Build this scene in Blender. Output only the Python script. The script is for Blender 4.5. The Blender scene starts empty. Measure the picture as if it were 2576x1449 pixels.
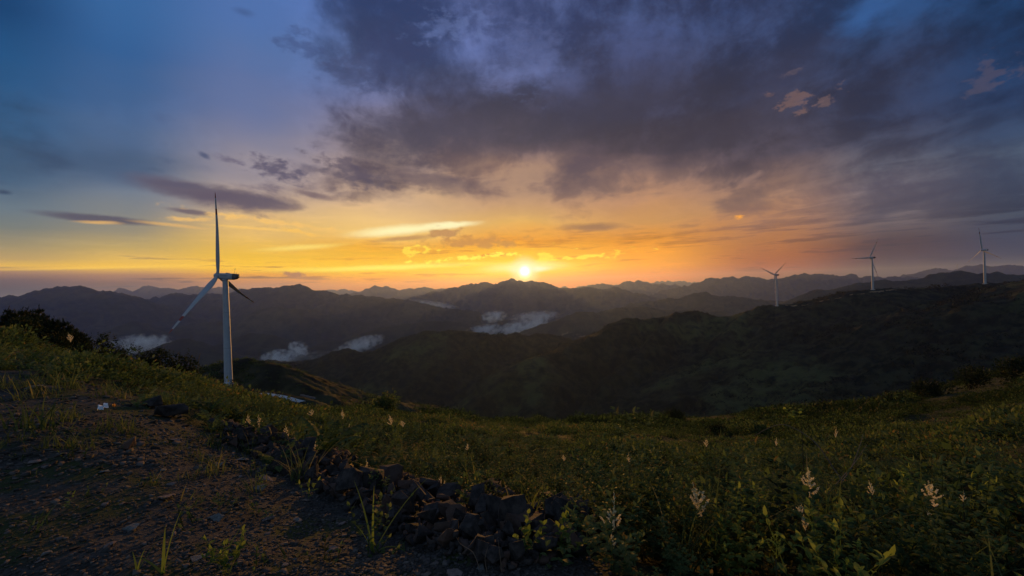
import bpy, math, random
import numpy as np
from mathutils import Vector, Matrix, noise as mnoise

random.seed(7)
rng = np.random.default_rng(7)
SC = bpy.context.scene
C = SC.collection
R = math.radians

# ---------------------------------------------------------------- camera
LENS = 16.0
F = LENS / 36.0 * 2576.0          # focal length in the units used for photo measurements (frame 2576 x 1449)
ROLL = R(1.8)
cr_, sr_ = math.cos(ROLL), math.sin(ROLL)
AX_F = np.array([0.0, 1.0, 0.0]); AX_R = np.array([cr_, 0.0, -sr_]); AX_U = np.array([sr_, 0.0, cr_])
camd = bpy.data.cameras.new('camera'); cam = bpy.data.objects.new('camera', camd); C.objects.link(cam)
camd.lens = LENS; camd.sensor_width = 36; camd.clip_start = 0.05; camd.clip_end = 200000
m = Matrix(((AX_R[0], AX_U[0], -AX_F[0], 0), (AX_R[1], AX_U[1], -AX_F[1], 0), (AX_R[2], AX_U[2], -AX_F[2], 0), (0, 0, 0, 1)))
cam.matrix_world = m
SC.camera = cam

def ray(X, Y):
    """direction (forward component 1) of a measured point of the photo"""
    return AX_F + (X - 1288.0) / F * AX_R + (724.5 - Y) / F * AX_U
def at(X, Y, D):
    return ray(X, Y) * D
def azel(X, Y):
    d = ray(X, Y)
    return math.atan2(d[0], d[1]), math.atan2(d[2], math.hypot(d[0], d[1]))

# ---------------------------------------------------------------- render settings
SC.render.engine = 'CYCLES'
SC.view_settings.view_transform = 'Standard'
SC.view_settings.look = 'None'
SC.view_settings.exposure = 0.0
SC.view_settings.gamma = 1.0
cy = SC.cycles
cy.use_denoising = True
cy.volume_bounces = 4
cy.max_bounces = 6
cy.diffuse_bounces = 2
cy.transparent_max_bounces = 16
cy.volume_step_rate = 1.0
cy.volume_max_steps = 256

# ---------------------------------------------------------------- node helpers
def lin(c):
    return tuple(((v / 255.0) / 12.92 if v / 255.0 <= 0.04045 else ((v / 255.0 + 0.055) / 1.055) ** 2.4) for v in c)

class NT:
    """small wrapper for writing shader maths compactly"""
    def __init__(s, tree): s.t = tree
    def n(s, typ, **kw):
        nd = s.t.nodes.new(typ)
        for k, v in kw.items(): setattr(nd, k, v)
        return nd
    def put(s, sock, v):
        if isinstance(v, bpy.types.NodeSocket): s.t.links.new(v, sock)
        elif v is not None: sock.default_value = v
    def m(s, op, a, b=None, c=None, clamp=False):
        nd = s.n('ShaderNodeMath', operation=op, use_clamp=clamp)
        for i, v in enumerate((a, b, c)): s.put(nd.inputs[i], v)
        return nd.outputs[0]
    def v(s, op, a, b=None, out=0):
        nd = s.n('ShaderNodeVectorMath', operation=op)
        s.put(nd.inputs[0], a)
        if b is not None: s.put(nd.inputs[3] if op == 'SCALE' else nd.inputs[1], b)
        return nd.outputs[out]
    def xyz(s, x, y, z):
        nd = s.n('ShaderNodeCombineXYZ')
        for i, v in enumerate((x, y, z)): s.put(nd.inputs[i], v)
        return nd.outputs[0]
    def sep(s, v):
        nd = s.n('ShaderNodeSeparateXYZ'); s.put(nd.inputs[0], v); return nd.outputs
    def mix(s, f, a, b, mode='MIX'):
        nd = s.n('ShaderNodeMix', data_type='RGBA', blend_type=mode, clamp_factor=True)
        s.put(nd.inputs[0], f)
        for i, v in ((6, a), (7, b)):
            if isinstance(v, tuple) and len(v) == 3: v = v + (1.0,)
            s.put(nd.inputs[i], v)
        return nd.outputs[2]
    def mapr(s, v, a, b, c=0.0, d=1.0, kind='SMOOTHSTEP'):
        nd = s.n('ShaderNodeMapRange', interpolation_type=kind)
        for i, q in enumerate((v, a, b, c, d)): s.put(nd.inputs[i], q)
        return nd.outputs[0]
    def noise(s, vec, scale, detail=4, rough=0.55, lac=2.0, dist=0.0, col=False):
        nd = s.n('ShaderNodeTexNoise')
        s.put(nd.inputs['Vector'], vec)
        for k, q in (('Scale', scale), ('Detail', detail), ('Roughness', rough), ('Lacunarity', lac), ('Distortion', dist)):
            s.put(nd.inputs[k], q)
        return nd.outputs[1 if col else 0]
    def ramp(s, f, stops, interp='LINEAR'):
        nd = s.n('ShaderNodeValToRGB'); cr = nd.color_ramp; cr.interpolation = interp
        stops = sorted(stops)
        while len(cr.elements) < len(stops): cr.elements.new(0.5)
        for e, (p, c) in zip(cr.elements, stops):
            e.position = p
        for i, (p, c) in enumerate(stops):
            cr.elements[i].position = p; cr.elements[i].color = tuple(c) if len(c) == 4 else tuple(c) + (1.0,)
        s.put(nd.inputs[0], f); return nd.outputs

# ---------------------------------------------------------------- sky (world)
SUN_AZ, SUN_EL = azel(1320, 683)
world = bpy.data.worlds.new('World'); SC.world = world; world.use_nodes = True
wt = world.node_tree; wt.nodes.clear(); W = NT(wt)

# (height in the photo, open-sky colour, cloud colour, cloudiness) at nine bearings
SKY = {
 0: [(0,(24,66,112),(20,56,98),.1),(150,(34,82,130),(28,66,108),.1),(300,(48,86,126),(44,72,104),.35),(380,(62,90,120),(54,76,102),.5),(430,(84,104,126),(62,82,106),.3),(500,(104,120,134),(80,94,110),.3),(560,(118,124,122),(92,98,106),.35),(620,(158,144,112),(118,112,104),.2),(652,(190,160,104),(140,124,100),.25),(668,(228,184,84),(160,130,90),.2),(684,(160,124,104),(110,92,96),.3),(705,(106,88,94),(83,74,86),.3),(730,(76,72,88),(68,67,83),.2),(765,(54,59,79),(52,58,76),.2)],
 320: [(0,(54,100,156),(42,82,132),.1),(150,(50,94,148),(42,78,124),.1),(300,(68,98,142),(56,80,118),.3),(400,(84,104,134),(66,82,112),.45),(450,(112,124,142),(80,90,114),.3),(520,(126,130,134),(98,98,110),.35),(580,(148,140,122),(110,104,104),.3),(630,(190,164,104),(140,124,96),.2),(655,(222,182,92),(168,134,88),.25),(672,(246,196,74),(180,136,84),.2),(692,(172,128,104),(126,98,96),.35),(712,(123,96,94),(96,81,88),.3),(745,(88,77,92),(77,72,86),.2)],
 640: [(0,(78,112,172),(66,92,146),.15),(120,(82,112,166),(66,90,138),.15),(220,(92,112,160),(72,88,130),.15),(300,(108,118,156),(84,88,124),.1),(380,(128,128,152),(88,86,112),.2),(440,(150,140,148),(90,82,104),.35),(500,(184,160,140),(100,88,102),.4),(540,(212,176,124),(124,104,104),.35),(600,(226,184,106),(170,134,92),.25),(650,(240,190,49),(190,140,48),.2),(674,(252,200,40),(206,147,43),.25),(692,(228,157,50),(160,113,54),.3),(712,(186,130,100),(136,102,96),.3),(745,(140,100,96),(110,88,94),.2)],
 960: [(0,(89,114,177),(45,61,101),0.68),(120,(95,116,169),(52,63,95),0.86),(220,(101,114,161),(58,63,92),0.81),(300,(113,116,153),(63,63,85),0.76),(370,(136,128,146),(72,67,83),0.86),(430,(171,147,136),(86,74,83),0.84),(490,(216,178,136),(128,104,96),0.35),(540,(238,196,128),(168,130,100),0.20),(580,(240,196,112),(186,140,82),0.30),(620,(236,171,31),(206,141,26),0.45),(655,(248,188,18),(222,149,18),0.35),(676,(255,211,21),(234,160,16),0.20),(700,(246,165,21),(214,132,20),0.30),(720,(214,128,29),(180,105,28),0.20),(745,(170,100,32),(150,90,30),0.20)],
 1290: [(0,(108,123,180),(52,65,106),0.82),(90,(102,117,173),(56,68,108),0.82),(180,(97,108,156),(58,65,95),0.87),(270,(86,87,119),(59,59,77),1.06),(350,(96,86,100),(72,66,78),0.95),(410,(122,102,106),(91,78,86),0.75),(460,(168,134,112),(117,93,91),0.60),(510,(192,150,112),(151,114,91),0.40),(560,(222,172,92),(186,136,82),0.35),(605,(232,154,21),(198,124,20),0.50),(640,(255,194,14),(234,150,14),0.45),(662,(255,211,22),(244,165,14),0.30),(682,(255,220,34),(250,179,12),0.15),(702,(254,165,9),(240,135,9),0.30),(725,(228,115,10),(206,102,11),0.20)],
 1610: [(0,(91,114,171),(45,54,88),1.03),(90,(87,104,160),(47,54,83),1.08),(200,(80,89,133),(50,52,74),1.13),(300,(78,76,99),(58,54,67),1.23),(390,(101,87,99),(67,59,68),1.13),(430,(146,116,106),(103,85,90),0.70),(490,(184,136,102),(143,110,94),0.42),(550,(202,146,84),(172,125,85),0.20),(600,(220,141,24),(180,113,23),0.45),(640,(250,162,14),(216,130,14),0.35),(670,(254,164,10),(234,135,10),0.25),(700,(226,122,12),(204,103,14),0.30),(725,(178,92,20),(160,83,21),0.20)],
 1930: [(0,(72,96,150),(40,50,81),1.07),(100,(76,92,138),(43,50,76),1.07),(200,(74,82,118),(47,49,67),1.17),(300,(80,80,104),(56,52,63),1.17),(390,(104,92,104),(65,59,70),1.07),(440,(140,112,104),(89,75,81),0.67),(500,(168,126,98),(123,97,92),0.67),(560,(176,124,86),(141,103,88),0.45),(610,(171,109,60),(136,86,56),0.40),(650,(164,92,38),(137,76,41),0.30),(680,(152,77,36),(128,68,40),0.30),(705,(106,63,50),(96,58,49),0.20),(730,(81,57,52),(77,53,50),0.20)],
 2250: [(0,(56,98,158),(31,50,83),0.91),(80,(60,92,146),(35,50,79),1.01),(180,(62,82,126),(39,46,70),1.06),(280,(70,80,112),(46,50,70),1.06),(360,(88,94,118),(55,57,75),1.01),(430,(116,118,134),(71,71,87),0.84),(490,(122,118,128),(82,78,94),0.84),(550,(112,102,108),(84,78,90),0.60),(610,(72,56,60),(55,45,54),0.35),(655,(66,50,59),(52,43,55),0.30),(690,(50,42,59),(46,40,56),0.20)],
 2576: [(0,(40,80,134),(20,40,68),0.87),(100,(36,72,120),(24,42,72),0.92),(200,(50,76,120),(30,46,76),0.87),(300,(62,84,120),(44,58,86),0.87),(380,(82,100,124),(58,68,92),0.82),(460,(88,104,126),(56,66,90),0.87),(540,(62,72,91),(43,50,69),0.65),(610,(49,56,81),(41,45,68),0.30),(660,(39,48,73),(36,42,66),0.20),(700,(32,40,64),(31,38,61),0.20)],
}
HAZE, HAZE_TOP, HAZE_FAR = 0.000037, 560.0, 30000.0
ELMIN, ELMAX = R(-4), R(40)
tc = W.n('ShaderNodeTexCoord')
dirv = W.v('NORMALIZE', tc.outputs['Generated'])
dx, dy, dz = W.sep(dirv)
hyp = W.m('SQRT', W.m('ADD', W.m('MULTIPLY', dx, dx), W.m('MULTIPLY', dy, dy)))
az = W.m('ARCTAN2', dx, dy)
el = W.m('ARCTAN2', dz, hyp)
# slow warp so that the colour bands are not ruled lines
wv = W.xyz(W.m('MULTIPLY', az, 2.0), W.m('MULTIPLY', el, 7.0), 3.3)
wn = W.m('SUBTRACT', W.noise(wv, 1.3, 2, 0.5), 0.5)
elw = W.m('ADD', el, W.m('MULTIPLY', W.m('MULTIPLY', wn, 0.16), W.mapr(el, R(1.0), R(14))))
t = W.mapr(elw, ELMIN, ELMAX, kind='LINEAR')

# cloud layer coordinates: a flat ceiling seen in perspective
zz = W.m('ADD', W.m('MAXIMUM', dz, 0.0), 0.10)
px = W.m('DIVIDE', dx, zz); py = W.m('DIVIDE', dy, zz)
pl = W.xyz(px, py, 0.0)
plr = W.n('ShaderNodeMapping', vector_type='POINT'); W.put(plr.inputs[0], pl)
plr.inputs['Rotation'].default_value = (0, 0, R(-12)); plr.inputs['Scale'].default_value = (1.25, 0.85, 1)
warp = W.v('SCALE', W.v('SUBTRACT', W.noise(plr.outputs[0], 1.1, 2, 0.55, col=True), (0.5, 0.5, 0.5)), 0.9)
pw = W.v('ADD', plr.outputs[0], warp)
n1 = W.noise(pw, 1.25, 7, 0.58)
n2 = W.noise(W.v('ADD', pw, (7.1, 2.2, 0)), 3.6, 5, 0.64)
dw = W.v('ADD', dirv, W.v('SCALE', warp, 0.05))
n3 = W.noise(W.v('ADD', dw, (3, 1, 2)), 5.5, 8, 0.60)
ncl = W.m('ADD', W.m('ADD', W.m('MULTIPLY', n1, 0.38), W.m('MULTIPLY', n2, 0.14)), W.m('MULTIPLY', n3, 0.48))
streak = W.noise(W.xyz(W.m('MULTIPLY', az, 3.2), W.m('MULTIPLY', el, 46.0), 1.0), 2.2, 5, 0.62)
lowm = W.mapr(el, R(9.0), R(2.5))
nmix = W.m('ADD', W.m('MULTIPLY', ncl, W.m('SUBTRACT', 1.0, lowm)), W.m('MULTIPLY', streak, lowm))

fields = {'a': None, 'b': None, 'c': None}
xs = sorted(SKY); prev = None
for X in xs:
    sa, sb, a0 = [], [], azel(X, 700)[0]
    for Y, ca, cb, cov in SKY[X]:
        # elevation of this bearing at this height of the photo
        p = None; lo, hi = -400.0, 3000.0
        e = azel(X, Y)[1]
        p = (e - ELMIN) / (ELMAX - ELMIN)
        sa.append((p, lin(ca) + (cov,))); sb.append((p, lin(cb) + (1.0,)))
    ra, rb = W.ramp(t, sa), W.ramp(t, sb)
    cur = (a0, ra[0], rb[0], ra[1])
    if prev is None: acc = cur[1:]
    else:
        f = W.mapr(az, prev[0], a0, kind='SMOOTHSTEP')
        acc = (W.mix(f, acc[0], cur[1]), W.mix(f, acc[1], cur[2]),
               W.m('ADD', W.m('MULTIPLY', acc[2], W.m('SUBTRACT', 1.0, f)), W.m('MULTIPLY', cur[3], f)))
    prev = cur
openc, cloudc, cover = acc
thr = W.m('SUBTRACT', W.m('ADD', nmix, W.m('MULTIPLY', W.m('SUBTRACT', cover, 0.52), 0.34)), 0.5)
mask = W.mapr(thr, -0.045, 0.060)
# inner relief of the cloud bodies
relief = W.m('ADD', W.m('MULTIPLY', W.noise(W.v('ADD', pw, (1.7, 5.2, 0)), 2.2, 5, 0.62), 0.45), W.m('MULTIPLY', W.noise(W.v('ADD', dw, (8, 2, 5)), 8.0, 8, 0.68), 0.62))
body = W.mix(W.mapr(relief, 0.455, 0.68), cloudc, openc)
cloudm = W.mix(0.55, cloudc, body)
col = W.mix(mask, openc, cloudm)
thin = W.mapr(W.m('ABSOLUTE', thr), 0.09, 0.0)
col = W.mix(W.m('MULTIPLY', thin, 0.10), col, openc, 'ADD')

fe_noise = W.v('SUBTRACT', W.noise(W.v('MULTIPLY', W.xyz(az, el, 0.0), (1.0, 2.2, 1.0)), 14.0, 5, 0.66, col=True), (0.5, 0.5, 0.5))
azelv = W.xyz(az, el, 0.0)
fine = W.noise(W.v('MULTIPLY', W.xyz(az, el, 0.0), (1.0, 1.7, 1.0)), 34.0, 5, 0.6)
def feature(X, Y, sx, sy, ang, colr, amt, edge=0.7, rough=1.0, mode='MIX', lo=1.15, power=None):
    """a single cloud or bright gap: centre and half-sizes as measured, tilt in degrees"""
    global col
    a, e = azel(X, Y); a2 = azel(X + sx, Y)[0]; e2 = azel(X, Y - sy)[1]
    wx, wy = abs(a2 - a), abs(e2 - e)
    wz = W.v('ADD', azelv, W.v('MULTIPLY', fe_noise, (0.9 * rough * wy * 2.2, rough * wy * 1.5, 0)))
    mp = W.n('ShaderNodeMapping', vector_type='TEXTURE'); W.put(mp.inputs[0], wz)
    mp.inputs['Location'].default_value = (a, e, 0); mp.inputs['Rotation'].default_value = (0, 0, R(ang))
    mp.inputs['Scale'].default_value = (wx, wy, 1)
    ln = W.v('LENGTH', mp.outputs[0], out=1)
    if rough >= 1.4: ln = W.m('ADD', ln, W.m('MULTIPLY', W.m('SUBTRACT', fine, 0.5), 1.6 + rough if rough < 2 else 9.0)); lo = 1.0; edge = max(edge, .65)
    k = W.m('MULTIPLY', W.mapr(ln, lo, 1.0 - edge), amt)
    col = W.mix(k, col, lin(colr), mode)
CG = (90, 80, 96)
# features: darker shelves and small clouds of the left half
feature(240, 410, 330, 60, 4, (58, 80, 110), .55, .9, .6)
feature(500, 480, 180, 28, -6, (92, 84, 102), .9, .6, .9)
feature(610, 505, 150, 30, -4, (94, 84, 100), .92, .6, .9)
feature(430, 462, 95, 9, -2, (90, 86, 106), .8, .7, .9)
feature(250, 550, 170, 12, -3, (86, 82, 98), .9, .6, 1)
feature(250, 559, 70, 6, 0, (226, 178, 110), .8, .8, 1.2)
feature(480, 552, 70, 8, 3, (236, 188, 112), .85, .8, 1.4)
feature(430, 566, 110, 6, -4, (228, 180, 110), .7, .8, 1.2)
feature(480, 532, 70, 9, -5, (96, 84, 98), .8, .7, 1)
feature(700, 560, 190, 10, -7, (246, 196, 110), .8, .8, 1.6)
feature(640, 574, 130, 5, -3, (250, 200, 106), .7, .8, 1.2)
feature(760, 585, 90, 7, -12, (250, 196, 90), .7, .8, 1.4)
feature(700, 430, 90, 34, -10, (90, 84, 106), .9, .8, 1.5)
feature(600, 408, 52, 12, -12, (96, 90, 114), .75, .8, 1.6)
feature(515, 390, 20, 9, -25, (78, 86, 116), .9, .8, 1.2)
feature(790, 490, 70, 10, -12, (116, 98, 104), .8, .8, 1.2)
feature(880, 430, 120, 38, -16, (84, 76, 94), .75, .8, 1.5)
feature(10, 483, 24, 7, -4, (54, 70, 96), .85, .8, 1)
feature(755, 105, 70, 44, -10, (66, 84, 130), .7, .9, 1.6)
feature(900, 180, 110, 60, 0, (66, 76, 114), .6, .9, 1.6)
feature(610, 28, 32, 14, 0, (62, 86, 134), .6, .9, 1.2)
# dark masses of the big cloud
feature(980, 130, 110, 120, 0, (54, 64, 102), .75, .9, 1.2)
feature(1060, 335, 250, 92, 4, (70, 67, 84), .88, .9, 1.0)
feature(1560, 250, 260, 90, 10, (60, 60, 80), .7, .95, .8)
feature(1960, 190, 280, 80, 16, (50, 52, 74), .6, .95, .8)
feature(1820, 330, 260, 60, 12, (60, 56, 70), .7, .95, .8)
feature(1450, 420, 90, 50, 18, (84, 72, 84), .85, .8, 1.2)
feature(1080, 455, 150, 34, -12, (96, 82, 92), .8, .8, 1.3)
feature(1490, 570, 100, 12, -2, (136, 100, 80), .75, .8, 1)
feature(1330, 150, 110, 110, 20, (96, 108, 156), .32, .95, 1.6)
feature(1140, 60, 110, 50, 10, (104, 122, 176), .42, .9, 1.7)
feature(2180, 30, 120, 46, 25, (54, 96, 156), .7, .9, 1.2)
feature(2260, 520, 220, 20, 15, (66, 64, 82), .6, .9, 1.1)
# small sunlit scraps
feature(2000, 252, 46, 22, -8, (140, 106, 92), .42, .95, 2.2)
feature(2085, 248, 30, 16, 12, (124, 98, 92), .42, .95, 2.2)
feature(1985, 182, 34, 9, 8, (118, 98, 100), .55, .9, 1.8)
feature(2500, 190, 80, 34, 18, (90, 80, 94), .42, .95, 2.2)
feature(1860, 548, 16, 7, 12, (246, 164, 62), .95, .9, 1.6)
# bright slash and golden edges
feature(1010, 578, 150, 16, 5, (255, 246, 190), .98, .85, .7)
feature(1130, 566, 90, 10, 4, (255, 246, 196), .95, .8, 1.2)
feature(1120, 588, 60, 16, 3, (190, 140, 86), .95, .5, 1.6)
feature(1020, 600, 90, 8, 4, (186, 140, 84), .85, .7, 1.2)
feature(1200, 606, 140, 20, -3, (196, 136, 64), .85, .8, 1.4)
feature(760, 622, 130, 9, 5, (255, 226, 120), .7, .9, .8)
feature(1050, 632, 40, 8, 0, (255, 220, 60), .85, .8, 2.4)
feature(1190, 648, 140, 5, 3, (255, 240, 80), .9, .8, 2)
feature(1375, 637, 34, 15, 5, (255, 224, 60), .95, .9, 2.6)
feature(1420, 650, 120, 4, 3, (255, 232, 64), .85, .8, 2)
feature(1560, 638, 28, 7, 5, (255, 206, 48), .9, .9, 2.2)
feature(1000, 672, 330, 9, 1, (255, 244, 110), .8, .9, .6)
feature(300, 672, 330, 5, 2, (252, 206, 84), .7, .9, .6)
feature(745, 692, 34, 9, 0, (172, 120, 88), .95, .7, 1.6)
feature(775, 700, 60, 5, -3, (176, 122, 84), .9, .7, 1.2)
# glow round the sun and the sun itself, a little squashed by the haze it stands in
feature(1320, 676, 330, 34, 1, (255, 214, 30), .6, 1.0, .2, lo=1.0)
feature(1320, 672, 150, 20, 1, (255, 252, 180), .96, 1.0, .3, lo=1.0)
feature(1335, 678, 70, 11, 1, (255, 255, 250), .95, 1.0, .3, lo=1.0)
sd = (math.sin(SUN_AZ) * math.cos(SUN_EL), math.cos(SUN_AZ) * math.cos(SUN_EL), math.sin(SUN_EL))
ang = W.m('ARCCOSINE', W.m('MINIMUM', W.v('DOT_PRODUCT', dirv, sd, out=1), 1.0))
col = W.mix(W.mapr(ang, R(2.4), R(0.3)), col, (1.0, 0.93, 0.62, 1.0))
disc = W.m('POWER', W.mapr(ang, R(1.1), R(0.1), kind='LINEAR'), 2.4)
col = W.mix(W.m('MULTIPLY', disc, 1.0), col, (5.0, 4.6, 3.6, 1.0))

# the horizon glow lies beyond the haze and has to shine through it
sde = W.m('MAXIMUM', W.m('SINE', el), 0.003)
path = W.m('MINIMUM', W.m('DIVIDE', HAZE_TOP, sde), HAZE_FAR)
lift = W.m('EXPONENT', W.m('MULTIPLY', path, HAZE * 0.10))
col = W.v('SCALE', col, lift)

# dusk sky plus added fill light for everything behind and above the photographed part
ns = W.n('ShaderNodeTexSky', sky_type='NISHITA')
ns.sun_disc = False; ns.sun_elevation = SUN_EL; ns.sun_rotation = SUN_AZ; ns.altitude = 900; ns.dust_density = 1.5
nis = W.v('SCALE', ns.outputs[0], 0.10)
nis = W.v('ADD', W.v('MULTIPLY', nis, (0.75, 0.95, 1.3)), (0.075, 0.112, 0.180))
front = W.m('MULTIPLY', W.mapr(dy, -0.05, 0.55), W.mapr(el, R(60), R(38)))
def bgnode(c):
    b = W.n('ShaderNodeBackground'); W.put(b.inputs[0], c); b.inputs[1].default_value = 1.0; return b.outputs[0]
def bgmix(f, a, b):
    k = W.n('ShaderNodeMixShader'); W.put(k.inputs[0], f); W.put(k.inputs[1], a); W.put(k.inputs[2], b); return k.outputs[0]
up = bgmix(front, bgnode(nis), bgnode(col))
below = bgnode((0.02, 0.018, 0.02, 1))
wo = W.n('ShaderNodeOutputWorld'); wt.links.new(bgmix(W.mapr(el, R(-4.0), R(-2.5)), below, up), wo.inputs[0])
world.cycles.sampling_method = 'MANUAL'; world.cycles.sample_map_resolution = 1024

# ---------------------------------------------------------------- sun
sl = bpy.data.lights.new('sun', 'SUN'); sl.energy = 2.5; sl.angle = R(0.6); sl.color = (1.0, 0.50, 0.13)
sun = bpy.data.objects.new('sun', sl); C.objects.link(sun)
sun.rotation_euler = Vector(sd).to_track_quat('Z', 'Y').to_euler()

# ================================================================ numpy helpers
def _hash(ix, iy, seed):
    h = (ix.astype(np.int64) * 374761393 + iy.astype(np.int64) * 668265263 + seed * 1442695041) & 0x7fffffff
    h = ((h ^ (h >> 13)) * 1274126177) & 0x7fffffff
    return ((h ^ (h >> 16)) & 0xffffff) / float(0xffffff)
def vnoise(x, y, seed=0):
    ix = np.floor(x); iy = np.floor(y); fx = x - ix; fy = y - iy
    fx = fx * fx * fx * (fx * (fx * 6 - 15) + 10); fy = fy * fy * fy * (fy * (fy * 6 - 15) + 10)
    a = _hash(ix, iy, seed); b = _hash(ix + 1, iy, seed); c = _hash(ix, iy + 1, seed); d = _hash(ix + 1, iy + 1, seed)
    return (a * (1 - fx) + b * fx) * (1 - fy) + (c * (1 - fx) + d * fx) * fy
def fbm(x, y, oct=4, seed=0, gain=0.5, ridged=False):
    s = 0.0; amp = 1.0; tot = 0.0
    for i in range(oct):
        n = vnoise(x, y, seed + i * 17)
        if ridged: n = 1 - np.abs(2 * n - 1)
        s = s + n * amp; tot += amp; amp *= gain
        x, y = x * 1.93 + y * 0.31 + 5.3, y * 1.93 - x * 0.31 + 9.1
    return s / tot - 0.5
def smooth(a, b, x):
    t = np.clip((x - a) / (b - a), 0, 1); return t * t * (3 - 2 * t)

# ================================================================ terrain height (eye level is z = 0)
def Z2(x, y): return (900 + x * 0.54348) / 1.59006, (1050 + y * 0.54348) / 1.59006
def Z3(x, y): return (2200 + x * 0.48309) / 1.59006, (1050 + y * 0.48309) / 1.59006
def Z4(x, y): return (2996 + x * 0.42785) / 1.59006, (880 + y * 0.42785) / 1.59006
def Z1(x, y): return (0 + x * 0.42702) / 1.59006, (1100 + y * 0.42702) / 1.59006
def RL(f, pts, D0, D1=None):
    D1 = D1 or D0; n = len(pts); out = []
    for i, p in enumerate(pts):
        X, Y = f(*p[:2]); k = i / max(1, n - 1)
        D = p[2] if len(p) > 2 else D0 + (D1 - D0) * k
        out.append(at(X, Y, D))
    return np.array(out)
# crest lines: (points, slope, relief of the flanks, total fall, crest roughness)
RIDGES = []
def ridge(pts, slope, relief, fall, rough): RIDGES.append((pts, slope, relief, fall, rough))
# far ranges
ridge(RL(Z1, [(-900,190),(-300,170),(200,180),(600,160),(840,145),(930,118),(1000,136),(1200,150),(1600,140),(2000,135),(2140,130),(2290,116),(2350,132),(2576,140)], 26000), .35, 60, 1500, 26)
ridge(RL(Z2, [(200,205),(750,205),(900,203),(1040,206),(1500,200),(1900,200)], 26000), .35, 60, 1500, 22)
ridge(RL(Z3, [(0,215),(450,190),(850,165),(980,160),(1150,155),(1260,162),(1700,150),(2276,135)], 26000), .35, 60, 1500, 22)
ridge(RL(Z4, [(400,545),(700,505),(1000,498),(1400,480),(1880,470),(2200,455),(2571,440),(3000,430)], 25000), .35, 60, 1500, 24)
ridge(RL(Z1, [(860,175),(960,160),(1100,135),(1200,142),(1350,125),(1460,122),(1560,113),(1660,125),(1740,115),(1830,92),(1900,100),(1980,110),(2070,132),(2200,140),(2350,138),(2500,160)], 18500), .4, 110, 1400, 22)
ridge(RL(Z2, [(800,255),(940,238),(1070,195),(1150,180),(1200,186),(1290,197),(1350,184),(1400,188),(1460,198),(1520,196),(1590,188),(1650,198),(1800,215)], 17000), .4, 110, 1300, 20)
ridge(RL(Z3, [(150,222),(260,195),(350,188),(450,173),(520,185),(560,182),(640,170),(740,155),(820,168),(880,172),(970,182),(1070,200),(1400,215)], 16000), .4, 110, 1300, 18)
ridge(RL(Z4, [(1500,500),(1620,490),(1700,462),(1780,450),(1830,462),(1880,482),(1940,480),(1980,465),(2040,438),(2100,425),(2160,432),(2240,440),(2330,432),(2450,420),(2571,430),(2900,420),(3400,440)], 14500), .4, 110, 1200, 16)
# the long mountain under the sun and its right-hand continuation
ridge(RL(Z2, [(1250,300),(1400,250),(1500,225),(1600,205),(1680,190),(1750,175),(1830,165),(1915,139),(1960,150),(2000,160),(2060,138),(2110,130),(2150,140),(2200,155),(2240,150),(2280,140),(2340,150),(2400,172),(2450,186),(2540,192),(2640,215)], 11500, 11000), .45, 140, 1000, 10)
ridge(RL(Z3, [(1010,215),(1070,200),(1200,185),(1280,150),(1360,125),(1430,132),(1520,123),(1570,126),(1610,115),(1650,116),(1700,125),(1790,133),(1880,135),(1980,125),(2100,118),(2180,102),(2277,98)], 11500), .42, 130, 950, 10)
ridge(RL(Z4, [(300,545),(350,538),(440,520),(540,510),(620,512),(690,506),(760,518),(820,522),(950,520),(1100,530),(1300,530),(1600,540)], 11000), .42, 120, 900, 10)
# big left mountains
ridge(RL(Z1, [(-700,230),(-300,190),(0,206),(50,216),(100,200),(180,210),(270,216),(340,185),(420,146),(520,128),(600,120),(640,111),(700,110),(740,116),(800,140),(880,166),(960,171),(1000,160),(1050,155),(1090,168),(1130,182),(1200,230),(1290,285),(1380,340)], 6800, 6000), .42, 120, 1000, 7)
ridge(RL(Z1, [(1200,320),(1290,268),(1360,240),(1440,215),(1560,190),(1640,176),(1700,174),(1770,180),(1850,182),(1950,172),(2060,166),(2130,172),(2200,180),(2300,146),(2430,121),(2500,124)], 8200, 8200), .42, 120, 1000, 7)
ridge(RL(Z2, [(60,230),(120,205),(180,195),(250,186),(370,184),(405,196),(460,175),(530,162),(590,180),(650,203),(700,206),(780,222),(850,240),(930,244),(1000,246),(1080,258),(1150,256),(1230,264),(1330,276),(1400,300),(1480,312),(1560,330),(1640,345),(1700,352),(1780,362),(1850,372),(1900,402),(1935,440),(1965,475),(2000,520)], 8200, 5200), .42, 130, 900, 7)
ridge(RL(Z2, [(60,400),(250,350),(400,330),(600,350),(800,400),(1000,440),(1200,450)], 5600, 5200), .42, 90, 700, 6)
ridge(RL(Z1, [(1150,470),(1250,435),(1330,440),(1450,470),(1600,500),(1900,440),(2200,420)], 4600, 5200), .45, 90, 600, 5)
ridge(RL(Z1, [(1400,700),(1560,640),(1740,600),(1860,630),(1960,690),(2050,760)], 3000, 2900), .5, 50, 500, 4)
ridge(RL(Z2, [(60,560),(200,520),(350,540),(480,580),(560,640)], 3600, 3400), .5, 60, 500, 4)
ridge(RL(Z2, [(700,600),(900,560),(1000,520),(1150,480),(1400,440),(1700,430)], 3900, 4400), .5, 70, 500, 4)
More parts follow.
